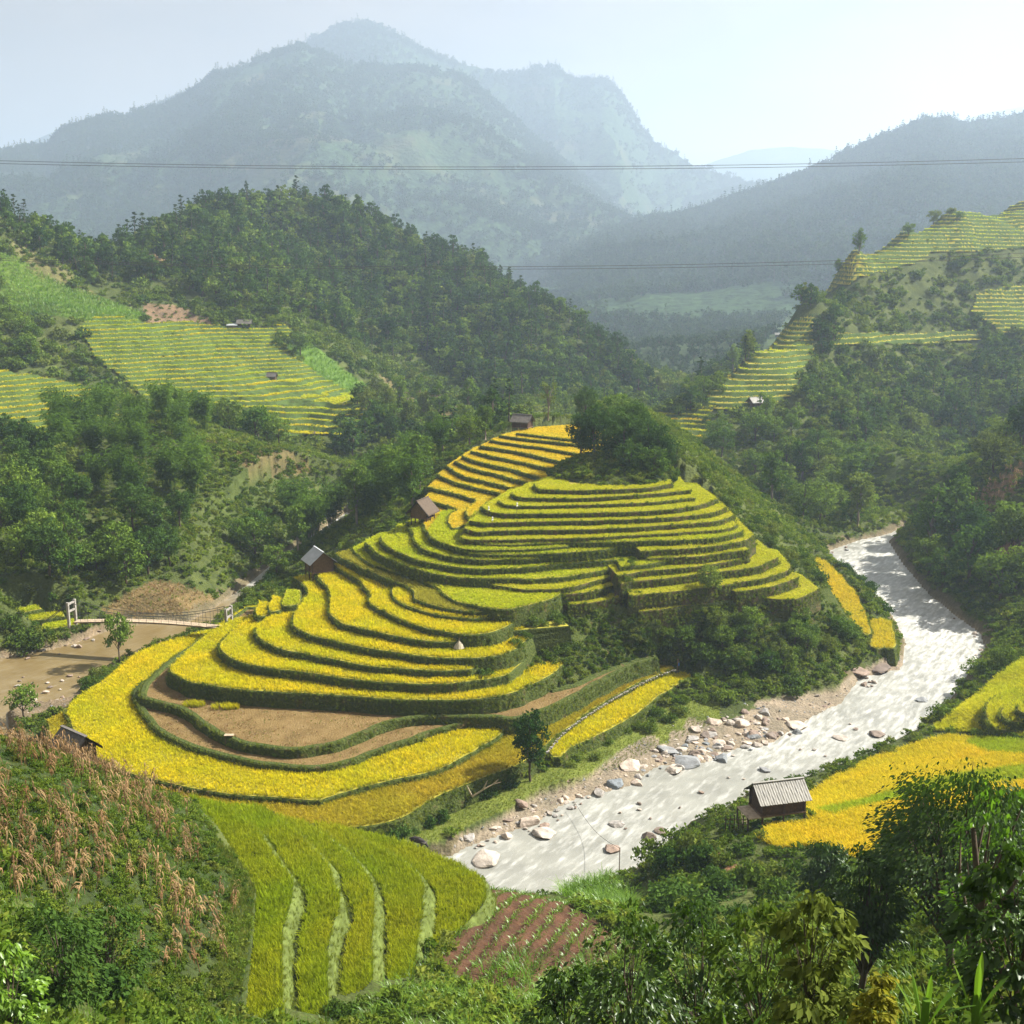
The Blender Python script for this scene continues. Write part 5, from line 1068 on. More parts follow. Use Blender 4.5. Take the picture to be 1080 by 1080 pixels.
# knoll cap and ridge grass
n_ = 1700; aa = rng.uniform(0, 6.28, n_); rr = np.sqrt(rng.random(n_)); x_ = kc[0]+rr*11.3*np.cos(aa); y_ = kc[1]+3+rr*11.8*np.sin(aa)
scatter('grass', np.column_stack([x_, y_, domeZ(x_, y_)-.05]), rng.uniform(.5, 1.3, n_), G_T+W_C[:1], 'shaded grass on the cap of the knoll', 'grass')
for i in range(9):
    a_ = rng.uniform(3.3, 6.2); r2 = rng.uniform(.45, .95); x_ = kc[0]+r2*10*math.cos(a_)+2; y_ = kc[1]+3+r2*11*math.sin(a_); put_mesh(K_DARKSHRUB[i % 2], (x_, y_, float(max(domeZ(np.array(x_), np.array(y_)), 23.9))-.1), rng.uniform(.3, .6), 'dark shrub under the grove on the cap of the knoll', 'shrubs on the knoll cap')
cover([(560,452),(575,440),(610,430),(680,430),(700,445),(640,462)], 232, 280, 1.0, .7, 1.5, G_T+W_C[:1], 'pale grass on the ridge behind the terraces', (), 0, 'grass', vis=.5)
# far mountains: forest crowns
def hill_forest(key, n, s0, s1, amt, label, seed, crest=.75):
    X, Y, h = HILL[key]; nt, nu = X.shape; P = []
    t = rng.random(n*3)**.8; a = rng.random(n*3); i = (t*(nt-1)).astype(int); j = (a*(nu-1)).astype(int)
    x, y, z = X[i, j], Y[i, j], h[i, j]; u, v = proj(np.column_stack([x, y, z]))
    dens = np.clip((.35 if crest < 1 else 1.0)+1.6*fbm(x/240, y/240, 3, seed)+1.6*(t-.45), 0, 1); k = (rng.random(len(x)) < dens) & (u > -30) & (u < 1110)
    P = np.column_stack([x, y, z-1])[k][:n]
    # rim of trees right on the skyline
    j = rng.integers(0, nu, int(n*.22)); i = (nt-1-rng.integers(0, 7, len(j))); c = np.column_stack([X[i, j], Y[i, j], h[i, j]-1.5]); u, v = proj(c); c = c[(u > -30) & (u < 1110) & (vnoise(u/26, u*0, seed) > .3)]
    P = np.vstack([P, c]); print(label, len(P)); scatter('forest', P, 1.25*rng.uniform(s0, s1, len(P))*(.75+.5*rng.random(len(P))), F_FAR, label, 'forest')
hill_forest('broad forested mountain with fields on its lower slopes', 10000, .75, 1.4, .5, 'hazy blue forest on the broad mountain', 41)
hill_forest('forested ridge descending to the valley beyond the east hill', 13000, .7, 1.25, .5, 'hazy blue forest on the ridge beyond the east hill', 42, 2)
hill_forest('high hazy summit behind the broad forested mountain', 6000, .9, 1.6, .5, 'pale blue forest on the high summit', 43)
F_FAR = F_FAR[:4]
hill_forest('low hazy hills with pale fields in the valley gap', 2500, .6, 1.1, .5, 'hazy trees scattered on the low hills of the gap', 44)
# ------------------------------------------------------------------ huts
def roof_mesh(L, W, rise, over, corr, th=.05):
    """two sloping sheets with waves that run down the slope"""
    nx = max(8, int(L/.11)) if corr else 12; b = MB(); hw = W/2+over; drop = rise*(hw/(W/2))
    for s in (-1, 1):
        V = []
        for k, dz in ((0, 0), (1, -th)):
            for j in range(5):
                f = j/4
                for i in range(nx+1):
                    x = -L/2-over+(L+2*over)*i/nx; wv = (.022*math.cos(i*math.pi) if corr else 0)+.02*math.sin(i*1.7+j*2.1+s)
                    V.append((x, s*hw*f, rise-drop*f+wv+dz))
        m = nx+1; Fs = []
        for k in (0, 1):
            for j in range(4):
                for i in range(nx):
                    a = k*5*m+j*m+i; q = (a, a+1, a+m+1, a+m); Fs.append(q if (s > 0) == (k == 1) else q[::-1])
        for i in range(nx): a = 4*m+i; Fs.append((a, a+1, a+1+5*m, a+5*m))
        b.add(V, Fs)
    return b
def hut(p, L, W, wall, rise, rz, label, roof, stilt=0., over=.45, corr=True, wallmat='wood', door=True, open_front=False, deck=0):
    o = thing('hut', label, 'hut', p, rz); z0 = stilt
    for x in (-1, 0, 1):
        for y in (-1, 1): MB().box((x*(L/2-.08), y*(W/2-.08), (z0+wall)/2-.4), (.15, .15, z0+wall+.8)).build('post', M['darkwood'], o)
    MB().box((0, 0, z0+.06), (L+.1, W+.1, .12)).build('floor', M['wood'], o)
    b = MB(); pw = .24
    def planks(n, f):
        for i in range(n): f(i)
    nl = int(L/pw); nw = int(W/pw)
    for y in (-1, 1):
        if open_front and y < 0: continue
        for i in range(nl):
            hgt = wall-.1-.02*(i*7 % 3); b.box((-L/2+(i+.5)*L/nl, y*(W/2-.17), z0+.12+hgt/2), (L/nl-.025, .035+.012*(i % 2), hgt))
    for x in (-1, 1):
        for i in range(nw):
            yy = -W/2+.19+(i+.5)*(W-.38)/nw; hgt = wall+rise*(1-abs(yy)/(W/2))-.18; b.box((x*(L/2-.17), yy, z0+.12+hgt/2), (.035+.012*(i % 2), (W-.38)/nw-.025, hgt))
    b.build('wall', M[wallmat], o)
    if door:
        d = MB().box((L*.12, -(W/2-.10), z0+.12+.8), (.8, .05, 1.6)).build('door', M['darkwood'], o); MB().box((.32+L*.12, -(W/2-.06), z0+.9), (.04, .05, .16)).build('handle', M['cable'], d)
    rf = roof_mesh(L, W, rise, over, corr, .05 if corr else .22).build('roof', M[roof], o); rf.location = (0, 0, z0+wall+.02)
    rc = MB().box((0, 0, rise+.03), (L+2*over+.04, .26, .07)).build('ridge_cap', M[roof], rf)
    for y in (-1, 1): MB().tube([(-L/2-over*.8, y*W/2, z0+wall-.10), (L/2+over*.8, y*W/2, z0+wall-.10)], .06, 5).build('beam', M['darkwood'], o)
    if deck:
        MB().box((-L/2-deck/2-.06, -.1, z0-.02), (deck, W*.9, .10)).build('porch', M['palewood'], o)
        for y in (-.4, .4): MB().box((-L/2-deck, y*W, z0/2-.35), (.12, .12, z0+.7)).build('post', M['darkwood'], o)
    return o
def at(u, v, z=None, d=None):
    p = Pz(u, v, z) if z is not None else Pd(u, v, d) if d is not None else hit(u, v)[0]; return (float(p[0]), float(p[1]), float(p[2]))
g = Pz(822, 864, 7.4); hut((g[0], g[1]+1.2, 7.2), 4.6, 3.0, 1.75, 1.15, math.radians(14), 'grey corrugated roofed wooden hut on stilts above the white river rapids', 'greyroof', .75, .42, True, 'darkwood', deck=1.3)
hut(at(337, 604, 11.2), 3.8, 3.6, 1.9, 1.5, math.radians(118), 'wooden hut with a pale sheet roof at the western edge of the golden terraces', 'zincroof', .5, .5, True, 'wood')
hut(at(446, 549.5, 18.0), 3.2, 3.0, 1.5, 1.6, math.radians(68), 'open thatched hut on posts beside the curved amber terraces', 'thatch', .7, .6, False, 'wood', False, True)
hut(at(551, 452.5, d=242), 3.6, 2.8, 1.6, 1.1, math.radians(-24), 'small grey roofed hut on the ridge above the topmost terraces', 'brownroof', .4, .4, False, 'darkwood', False)
g = Pd(80, 800, 84); hut((g[0], g[1], 21.9), 2.7, 2.0, 1.5, .9, math.radians(-38), 'small brown shed with weathered roof half hidden behind the maize hill', 'brownroof', .2, .35, False, 'wood', False)
hut(at(797, 429), 4.0, 2.8, 1.4, 1.1, math.radians(26), 'pale roofed hut on the saddle below the narrow terraced rib', 'greyroof', .4, .5, False, 'wood', False)
hut(at(821, 355), 3.8, 2.8, 1.3, .9, math.radians(-10), 'grey roofed hut half way up the narrow terraced rib', 'greyroof', .3, .5, False, 'wood', False)
hut(at(258, 345), 4.6, 3.2, 1.5, 1.1, math.radians(4), 'dark brown farmhouse at the top edge of the wide terraced slope', 'brownroof', .2, .5, False, 'darkwood', False)
hut(at(245, 345.5), 3.4, 2.0, .9, .4, math.radians(4), 'low white roofed lean-to beside the dark brown farmhouse', 'zincroof', .1, .3, False, 'wood', False)
hut(at(287, 401), 2.8, 2.2, 1.4, 1.0, math.radians(-8), 'tiny brown hut in the middle of the wide terraced slope', 'brownroof', .3, .4, False, 'darkwood', False)
# yard clutter of the grey roofed hut
g = at(803, 870); t = thing('ladder', 'short pole ladder leaning on the porch of the grey roofed hut', 'ladder', (g[0]-1.6, g[1]+.3, g[2]), math.radians(100))
for y in (-.22, .22): MB().tube([(0, y, -.1), (.7, y, 1.5)], .035, 5).build('rail', M['palewood'], t)
for i in range(5): MB().tube([(.1+.13*i, -.24, .15+.3*i), (.1+.13*i, .24, .15+.3*i)], .025, 5).build('rung', M['palewood'], t)
# bamboo fence by the grey roofed hut
fe = thing('fence', 'short dark wooden fence beside the porch of the grey roofed hut', 'fence', at(776, 874, 6.6), math.radians(-6))
for i in range(6): MB().box((i*.42-1, 0, .55), (.09, .09, 1.5+.12*(i % 3))).build('post', M['darkwood'], fe)
for z in (.45, .95): MB().tube([(-1.15, 0, z), (1.25, .06, z+.03)], .035, 5).build('rail', M['wood'], fe)

# ------------------------------------------------------------------ footbridge
A = np.array(at(80, 655, 4.9)); B = np.array(at(236, 661.5, 5.3)); dv = B-A; Lb = float(np.linalg.norm(dv[:2])); br = thing('footbridge', 'narrow wooden suspension footbridge across the brown river', 'footbridge', tuple(A), math.atan2(dv[1], dv[0]))
rise_ = float(dv[2]); zz = lambda t: rise_*t+.5*math.sin(math.pi*t)
b = MB(); nb = int(Lb/.42)
for i in range(nb): t = (i+.5)/nb; b.box((Lb*t, 0, zz(t)), (.38, 1.5, .07))
b.build('deck', M['palewood'], br)
for y in (-.7, .7):
    MB().tube([(Lb*t, y, zz(t)-.12) for t in np.linspace(0, 1, 20)], .09, 5).build('beam', M['wood'], br)
    MB().tube([(Lb*t, y, zz(t)+.95+.1*abs(2*t-1)) for t in np.linspace(0, 1, 20)], .03, 4).build('handrail', M['cable'], br)
    MB().tube([(Lb*t, y*1.15, zz(t)+1.05+2.1*(2*t-1)**2) for t in np.linspace(0, 1, 24)], .045, 5).build('main_cable', M['cable'], br)
    for i in range(1, 20): t = i/20; MB().tube([(Lb*t, y, zz(t)), (Lb*t, y*1.12, zz(t)+1.02+2.1*(2*t-1)**2)], .028, 4).build('hanger', M['cable'], br)
for x, z in ((-.6, 0), (Lb+.9, rise_)):
    tw = MB().box((x, -1.0, z+1.2), (.36, .36, 4.2)).build('tower', M['concrete'], br); MB().box((x, 1.0, z+1.2), (.36, .36, 4.2)).build('pillar', M['concrete'], tw)
    for h in (1.75, 2.95): MB().box((x, 0, z+h), (.26, 1.64, .26)).build('crossbeam', M['concrete'], tw)
    for y in (-.8, .8): MB().tube([(x, y, z+3.15), (x+(5 if x > 0 else -5), y, z-.6)], .045, 4).build('stay_cable', M['cable'], br)

# ------------------------------------------------------------------ power lines high over the valley
for pts, d, lb in (([(0,169.5),(270,174.5),(540,176.3),(740,174.8),(890,171.2),(1080,167.5)], 150, 'upper strand of the high pair of thin power lines across the mountains'),
                ([(0,172.5),(270,177.2),(540,179),(740,177.5),(890,174.5),(1080,171)], 152, 'lower strand of the high pair of thin power lines across the mountains'),
                ([(0,272.5),(250,279.5),(540,282.3),(740,277.4),(1080,267.2)], 150, 'upper strand of the low pair of thin power lines before the forested hill'),
                ([(0,274.5),(250,281.5),(540,285),(740,280.5),(1080,271.5)], 152, 'lower strand of the low pair of thin power lines before the forested hill')):
    P = np.array(pts, float); cf = np.polyfit(P[:, 0], P[:, 1], 2); u = np.linspace(-500, 1580, 60); q = Pd(u, np.polyval(cf, u), np.full(60, float(d)))
    tag(MB().tube(list(q), .028, 4).build('power_line', M['cable']), lb, 'power line', 'power lines')

# ------------------------------------------------------------------ boulders
def rock_mesh(seed, sq):
    r = r_(seed); bm = bmesh.new(); bmesh.ops.create_icosphere(bm, subdivisions=3, radius=1); pl = [(unit(r.normal(size=3)), r.uniform(.42, .8)) for _ in range(15)]
    for v in bm.verts:
        p = np.array(v.co)
        for n_, d_ in pl:
            k = p@n_
            if k > d_: p = p-n_*(k-d_)*.9
        p = p*(1+.16*fbm(p[0]*2+seed, p[1]*2+p[2]*1.7, 3, seed)); v.co = (p[0], p[1], p[2]*sq)
    me = bpy.data.meshes.new('boulder'); bm.to_mesh(me); bm.free(); return me
RK = {m: [] for m in ('rock', 'bluerock', 'brownrock')}
for m in RK:
    for i in range(5): me = rock_mesh(600+i, (.62, .45, .75, .5, .38)[i]); me.materials.append(M[m]); RK[m].append(me)
def boulder(u, v, wpx, mat='rock', k=0, label=None, group=None, z=None):
    p = Pz(u, v, .1 if z is None else z)
    if z is None and not inpoly(p[0:1], p[1:2], RIV)[0]: p = hit(u, v, H)[0]
    px = F/(p[1]*CP-(p[2]-ZC)*SP); s = wpx/px*.58
    o = put_mesh(RK[mat][k], tuple(p), s, label, group, 'boulder', 'boulder'); o.scale = (s*rng.uniform(.9, 1.25), s*rng.uniform(.8, 1.05), s*rng.uniform(.85, 1.1)); o.location.z = p[2]+s*.04; return o
for u, v, w_, m_, k, lb in ((515,908,34,'rock',4,'broad flat white boulder lying in the calm pool at the river bend'), (496,884,17,'rock',0,'pale round boulder at the grassy corner of the calm pool'), (534,882,14,'rock',2,'blocky pale boulder at the edge of the calm pool'),
    (556,867,25,'rock',0,'large grey white boulder with a bush behind it on the shingle'), (549,847,15,'brownrock',0,'dark brown round boulder on the sandy bank'), (571,879,26,'rock',4,'flat white slab where the rapids meet the calm pool'), (651,827,21,'bluerock',0,'whitish blue boulder beside the grassy bank'),
    (664,808,25,'rock',1,'heap like pale boulder at the edge of the lawn'), (703,792,23,'bluerock',1,'grey boulder under the hedge shrubs'), (713,812,20,'rock',1,'pale slab in front of the blue grey boulders'), (728,805,34,'bluerock',4,'long blue grey slab at the water edge'),
    (748,791,9,'bluerock',0,'small dark blue boulder alone in the shallows'), (684,883,17,'brownrock',2,'pointed brown boulder standing in the rapids'), (644,895,19,'brownrock',4,'flat dark slab beside the thin pole'), (698,876,15,'brownrock',4,'flat reddish slab in midstream'),
    (651,869,15,'rock',1,'brown white boulder amid the foam'), (806,812,13,'bluerock',1,'dark grey rock in midstream above the hut roof'), (837,765,25,'rock',4,'long flat pale slab at the tip of the shingle'), (806,752,14,'rock',0,'pale boulder on the green tuft of the shingle'),
    (781,761,17,'rock',1,'grey white boulder in the shingle'), (754,763,18,'rock',0,'large pale boulder at the upper end of the shingle'), (911,722,9,'brownrock',0,'small brown boulder in midstream opposite the ledge'), (972,738,12,'bluerock',1,'dark boulder near the bright upper rice'),
    (923,774,17,'brownrock',4,'flat brown slab near the orange gold slope'), (888,778,15,'rock',4,'low pale slab in the rapids'), (990,757,15,'brownrock',4,'brown slab at the foot of the bushy bank'), (930,704,26,'brownrock',4,'dark ledge at the foot of the small yellow plot'), (905,708,22,'brownrock',1,'brown ledge under the bushy bank'), (895,597,16,'bluerock',4,'dark ledge in the white water beside the long plot')):
    boulder(u, v, w_, m_, k, lb)
def rubble(poly, n, w0, w1, mats, label, group):
    lo = np.min(poly, 0); hi = np.max(poly, 0); c = 0
    while c < n:
        u, v = rng.uniform(lo[0], hi[0]), rng.uniform(lo[1], hi[1])
        if inpoly(np.array([u]), np.array([v]), poly)[0]:
            boulder(u, v, w0+(w1-w0)*rng.random()**2.5, mats[rng.integers(len(mats))], rng.integers(5), label, group); c += 1
rubble([(625,842),(690,790),(740,765),(800,745),(835,760),(845,772),(800,788),(745,806),(690,818),(640,842)], 150, 4, 17, ['rock','rock','bluerock','brownrock'], 'pale boulder of the rocky shore between lawn and rapids', 'boulders of the rocky shore')
rubble([(485,885),(530,868),(560,850),(600,840),(625,838),(600,858),(570,878),(530,888),(500,897)], 52, 3, 12, ['rock','rock','brownrock'], 'pale boulder of the shingle corner at the calm pool', 'boulders of the shingle corner')
rubble([(835,740),(880,725),(920,710),(950,700),(948,712),(900,735),(860,752)], 14, 3, 8, ['rock','brownrock'], 'small stone on the spit under the bushy bank', 'stones of the spit')
rubble([(10,692),(80,672),(118,658),(122,668),(85,684),(20,700)], 16, 3, 8, ['rock','brownrock'], 'small boulder on the rubble bank of the brown river', 'boulders of the rubble bank')
rubble([(12,712),(60,704),(90,712),(70,738),(20,742)], 18, 3, 8, ['rock','brownrock'], 'small rock in the shallow of the brown river', 'rocks of the brown shallow')
rubble([(1000,648),(1030,665),(1045,690),(1020,700),(1036,680),(1005,655)], 8, 3, 7, ['rock','brownrock'], 'small stone at the foot of the steep east bank', 'stones of the east bank')
rubble([(870,585),(905,572),(930,566),(930,570),(900,578),(880,592)], 6, 4, 9, ['brownrock','bluerock'], 'dark stone at the far bend of the river', 'stones of the far bend')
rubble([(600,860),(700,830),(760,812),(860,780),(940,740),(960,745),(880,800),(760,845),(660,900)], 16, 3, 8, ['rock','brownrock'], 'low rock breaking the surface of the rapids', 'rocks of the rapids')

PB = []
for m in RK: PB += [bpy.data.objects.new('pebble', q) for q in RK[m][:3]]
Pp = spots(SH1, 95, 195, .5, None, vis=.3); Pp = Pp[rng.random(len(Pp)) < np.clip(.35+1.2*fbm(Pp[:, 0]/5, Pp[:, 1]/5, 3, 77), .03, .8)]
scatter('gravel', Pp, .05+.22*rng.random(len(Pp))**3, PB, 'pale stones and gravel strewn over the rocky river shore', 'gravel', tilt=.3); print('gravel', len(Pp))
Pp = spots([(10,700),(60,690),(95,706),(85,730),(60,752),(5,752)], 120, 190, .6, None, vis=.3); scatter('gravel', Pp, .05+.2*rng.random(len(Pp))**3, PB, 'brown stones on the shallow edge of the muddy pool', 'gravel', tilt=.3)
# ------------------------------------------------------------------ small things on the fields
def tuft_heap(name, label, cat, c, rx, ry, n, h, mat):
    V = []; Q = []; T = []; k = 0
    for i in range(n):
        v, q, t = blade_tuft(9, h*rng.uniform(.8, 1.1), .4, .05, .7); a = rng.uniform(0, 6.28); rr = math.sqrt(rng.random())
        V.append(v+[rx*rr*math.cos(a), ry*rr*math.sin(a), 0]); Q.append(q+k); T.append(t); k += len(v)
    o = mk(name, np.vstack(V), np.vstack(Q), mat, None, None, True, {'tip': ('FLOAT', np.concatenate(T))}); o.location = c; return tag(o, label, cat)
tuft_heap('rice_patch', 'western of two small uncut rice patches on the harvested terrace', 'rice patch', at(205, 744, 5.02), 1.5, .8, 60, .8, M['rice_gold'])
tuft_heap('rice_patch', 'eastern wider uncut rice patch on the harvested terrace', 'rice patch', at(238, 747, 5.02), 1.9, .8, 75, .8, M['rice_gold'])
st = thing('straw_heap', 'grey conical heap of straw at the blunt end of a golden terrace', 'straw heap', at(484, 686, 10.3), 0, None, .8)
b = MB(); b.tube([(0, 0, -.3), (0, 0, .5), (.05, 0, 1.2), (.03, 0, 1.8)], [1.15, .95, .5, .08], 12).build('heap', M['straw'], st); MB().tube([(0, 0, 1.5), (.06, .02, 2.3)], .035, 5).build('pole', M['wood'], st)
tb = thing('field_table', 'little wooden stand on the bund between the bare terraces', 'table', at(242, 783, 4.6)); MB().box((0, 0, .95), (1.1, .6, .07)).build('tabletop', M['palewood'], tb)
for x in (-.42, .42):
    for y in (-.22, .22): MB().box((x, y, .42), (.07, .07, 1.0)).build('leg', M['wood'], tb)
for u, v, z, lb in ((545, 542, 22.0, 'white bag scarecrow on the upper brown step'), (515, 546, 21.2, 'white bag scarecrow at the west tip of a thin terrace'), (519, 557, 20.4, 'white bag scarecrow lowest of three beside the amber terraces')):
    s_ = thing('scarecrow', lb, 'scarecrow', at(u, v, z)); MB().tube([(0, 0, -.2), (.03, 0, 1.7)], .035, 5).build('pole', M['wood'], s_); MB().tube([(.0, 0, 1.1), (.06, 0, 1.3), (.08, .02, 1.65), (.03, 0, 1.85)], [.04, .17, .14, .03], 7).build('bag', M['cloth_white'], s_)
# pale stone edging of the path between two rice plots
pl = smooth_line(Pz(np.array([577,600,640,664,690,712.]), np.array([793,768,741,727,714,706.]), 3.25)[:, :2], .5); b = MB()
for i, p in enumerate(pl): b.box((p[0], p[1], 3.15+.05*math.sin(i*2.3)), (.30+.1*math.sin(i*1.7), .15, .16+.05*math.cos(i*3.1)), i*.7)
tag(b.build('stone_edging', M['concrete']), 'pale dashed line of stones edging the path between two rice plots', 'stone edging')
p_ = thing('pole', 'thin wooden post with a blue rag at the upper end of the stone edging', 'post', at(714.5, 707, 3.2)); MB().tube([(0, 0, -.3), (.03, 0, 1.7)], .06, 5).build('shaft', M['wood'], p_); MB().box((.14, 0, .9), (.25, .05, .45)).build('rag', M['cloth_blue'], p_)
g = at(653, 922, .5); p_ = thing('pole', 'thin bare pole standing at the river edge below the ravine shrubs', 'pole', g); MB().tube([(0, 0, -.5), (.02, 0, 2.9)], .05, 6).build('shaft', M['wood'], p_)
e_ = np.array(g)+[0, 0, 2.85]; f_ = np.array(at(606, 846, 1.0)); tag(MB().tube([e_+(f_-e_)*t+np.array([0, 0, -.9*math.sin(math.pi*t)]) for t in np.linspace(0, 1, 14)], .022, 4).build('wire', M['cable']), 'thin wire slung from the bare pole over the rapids', 'wire')
b = MB(); g = np.array(at(498, 842, 1.6))
for q in ([(0, 0, .2), (1.2, .3, .9), (2.4, .5, 1.5), (3.2, .5, 1.7)], [(1.2, .3, .9), (1.5, .1, 1.6), (1.7, .1, 2.1)], [(0, 0, .2), (-.4, .2, 1.0), (-.6, .2, 1.5)], [(2.4, .5, 1.5), (2.9, .3, 2.1)]): b.tube([g+np.array(w_) for w_ in q], list(np.linspace(.11, .03, len(q))), 6)
tag(b.build('dead_branch', M['palewood']), 'bleached dead branch lying against the shrubs above the lawn', 'branch')

# ------------------------------------------------------------------ a buffalo and a person, each one continuous skinned body
def skinned(name, J, E, mat, parent, sub=2):
    me = bpy.data.meshes.new(name); me.from_pydata([j[0] for j in J], E, []); o = bpy.data.objects.new(name, me); COL.objects.link(o); o.parent = parent
    sk = o.modifiers.new('skin', 'SKIN'); lay = me.skin_vertices[0].data if me.skin_vertices else None
    if lay is None: me.skin_vertices.new() if hasattr(me.skin_vertices, 'new') else None
    if not me.skin_vertices:
        bm = bmesh.new(); bm.from_mesh(me); bm.verts.layers.skin.verify(); bm.to_mesh(me); bm.free()
    for v, j in zip(me.skin_vertices[0].data, J): v.radius = (j[1], j[1] if len(j) < 3 else j[2]); v.use_root = False
    me.skin_vertices[0].data[0].use_root = True
    s = o.modifiers.new('smooth', 'SUBSURF'); s.levels = s.render_levels = sub; me.materials.append(mat); return o
bf = thing('buffalo', 'dark grey water buffalo grazing on the river bank lawn', 'buffalo', at(440, 893, 1.25), math.radians(-25), None, .8)
J = [((0, 0, 1.0), .40), ((-.75, 0, 1.02), .36), ((.55, 0, 1.05), .37), ((.95, 0, 1.0), .26), ((1.3, 0, .72), .19), ((1.55, 0, .42), .15), ((1.68, 0, .22), .10)]
E_ = [(0, 1), (0, 2), (2, 3), (3, 4), (4, 5), (5, 6)]
for sx, par, bx in ((.6, 2, 0), (-.72, 1, 1)):
    for sy in (-.2, .2):
        k = len(J)
        J += [((sx, sy, .72), .17), ((sx+(.05 if bx == 0 else -.06), sy, .42 if bx == 0 else .45), .10), ((sx+(0 if bx == 0 else -.02), sy, .08), .075), ((sx+.05, sy, .0), .08)]; E_ += [(par, k), (k, k+1), (k+1, k+2), (k+2, k+3)]
k = len(J); J += [((-1.1, 0, 1.0), .06), ((-1.2, 0, .6), .03), ((-1.18, 0, .35), .035)]; E_ += [(1, k), (k, k+1), (k+1, k+2)]
skinned('body', J, E_, M['hide'], bf)
for s in (-1, 1):
    MB().tube([(1.33, s*.12, .86), (1.28, s*.38, .98), (1.10, s*.55, 1.05), (.92, s*.52, 1.08)], [.06, .05, .035, .012], 6).build('horn', M['horn'], bf)
    MB().tube([(1.22, s*.15, .82), (1.16, s*.36, .72), (1.15, s*.42, .68)], [.03, .07, .02], 6).build('ear', M['hide'], bf)
pe = thing('person', 'person in a blue jacket and dark trousers standing on the ledge by the river', 'person', at(928, 694, .75), math.radians(160))
J = [((0, 0, .92), .13), ((0, .01, 1.15), .13), ((0, .01, 1.38), .15), ((0, .03, 1.5), .06), ((0, .05, 1.60), .09), ((0, .05, 1.70), .075)]
E_ = [(0, 1), (1, 2), (2, 3), (3, 4), (4, 5)]
for s in (-1, 1):
    k = len(J); J += [((s*.19, 0, 1.4), .065), ((s*.25, .03, 1.14), .05), ((s*.24, .14, .94), .04), ((s*.23, .19, .86), .035)]; E_ += [(2, k), (k, k+1), (k+1, k+2), (k+2, k+3)]
    k = len(J); J += [((s*.1, 0, .84), .10), ((s*.11, .03, .48), .07), ((s*.12, 0, .1), .05), ((s*.12, .12, .04), .045)]; E_ += [(0, k), (k, k+1), (k+1, k+2), (k+2, k+3)]
skinned('body', J, E_, M['skin'], pe)
skinned('jacket', [((0, 0, .88), .17), ((0, .01, 1.15), .16), ((0, .01, 1.39), .175)]+[q for s in (-1, 1) for q in (((s*.2, 0, 1.4), .085), ((s*.25, .03, 1.14), .07), ((s*.24, .13, .96), .06))], [(0, 1), (1, 2), (2, 3), (3, 4), (4, 5), (2, 6), (6, 7), (7, 8)], M['cloth_blue'], pe)
skinned('trousers', [((0, 0, .9), .15)]+[q for s in (-1, 1) for q in (((s*.1, 0, .82), .12), ((s*.11, .03, .48), .09), ((s*.12, 0, .12), .075))], [(0, 1), (1, 2), (2, 3), (0, 4), (4, 5), (5, 6)], M['cloth_dark'], pe)
MB().tube([(0, .04, 1.66), (0, .04, 1.72), (0, .04, 1.79)], [.11, .105, .04], 10).build('hair', M['cloth_dark'], pe)

# ------------------------------------------------------------------ the near plants, leaf by leaf
def bigleaf_tree(h, w, nc, per, leafL, r, base=.25):
    tr, _ = round_tree(h, w, nc, 2, .2, r, base, .2, 'round'); cs = []
    while len(cs) < nc:
        q = unit(r.normal(size=3))*(r.random()**.33); zz = (q[2]+1)/2; k = 1.05-.35*zz
        cs.append((q[0]*w*.5*k, q[1]*w*.5*k, h*(base+(1-base)*zz)))
    cs = np.array(cs); C = np.repeat(cs, per, 0)+r.normal(size=(nc*per, 3))*[w*.05, w*.05, w*.04]
    out = unit(C-np.array([0, 0, h*.55])+r.normal(size=C.shape)*.6); out[:, 2] = -np.abs(out[:, 2])*.4-r.uniform(.05, .7, len(C))
    L = leafL*r.uniform(.6, 1.35, len(C)); nr = np.tile([0, 0, 1.0], (len(C), 1)); a = unit(out); b = unit(np.cross(a, nr+r.normal(size=C.shape)*.45)); nn = np.cross(b, a); L = L[:, None]
    V = np.stack([C, C+a*L*.45+b*L*.24+nn*L*.06, C+a*L, C+a*L*.45-b*L*.24+nn*L*.06, C+a*L*.5-nn*L*.03], 1).reshape(-1, 3); k = np.arange(len(C))*5
    Q = np.concatenate([np.stack([k, k+1, k+4, k+4], 1)[:, :3], np.stack([k+1, k+2, k+4], 1), np.stack([k+2, k+3, k+4], 1), np.stack([k+3, k, k+4], 1)])
    tops = cs[r.choice(nc, min(nc, 55), replace=False)]
    return trunk_limbs(h, h*.016+(.05 if h > 5 else -.02), tops, r, .05, .3), (V, Q)
def near_tree(u, v, h, w, nc, per, leafL, label, seed, mat='gloss', d=None, name='tree', cat='tree', base=.25, bark='bark'):
    tr, cr = bigleaf_tree(h, w, nc, per, leafL, r_(seed), base); p = hit(u, v, H)[0] if d is None else Pd(u, v, d)
    if d is not None: p[2] = Hbase(p[0], p[1])
    o = thing(name, label, cat, tuple(p-[0, 0, .2])); mk('trunk', tr[0], tr[1], M[bark], None, o); mk('crown', cr[0], cr[1], M[mat], None, o); print(label, np.round(p, 1)); return o
near_tree(1003, 1045, 9.4, 7.6, 150, 74, .22, 'big glossy leaved tree with dark trunk at the corner of the near slope', 701, base=.42)
near_tree(905, 1062, 7.2, 4.0, 76, 60, .22, 'slender glossy leaved tree just west of the big glossy one', 702, base=.42)
near_tree(868, 960, 5.6, 3.8, 70, 56, .27, 'glossy leaved tree rising in front of the grey roofed hut', 703, base=.2)
near_tree(1082, 960, 6.8, 5.0, 90, 60, .26, 'dense dark tree at the frame edge beside the orange gold slope', 704, 'dense', base=.15)
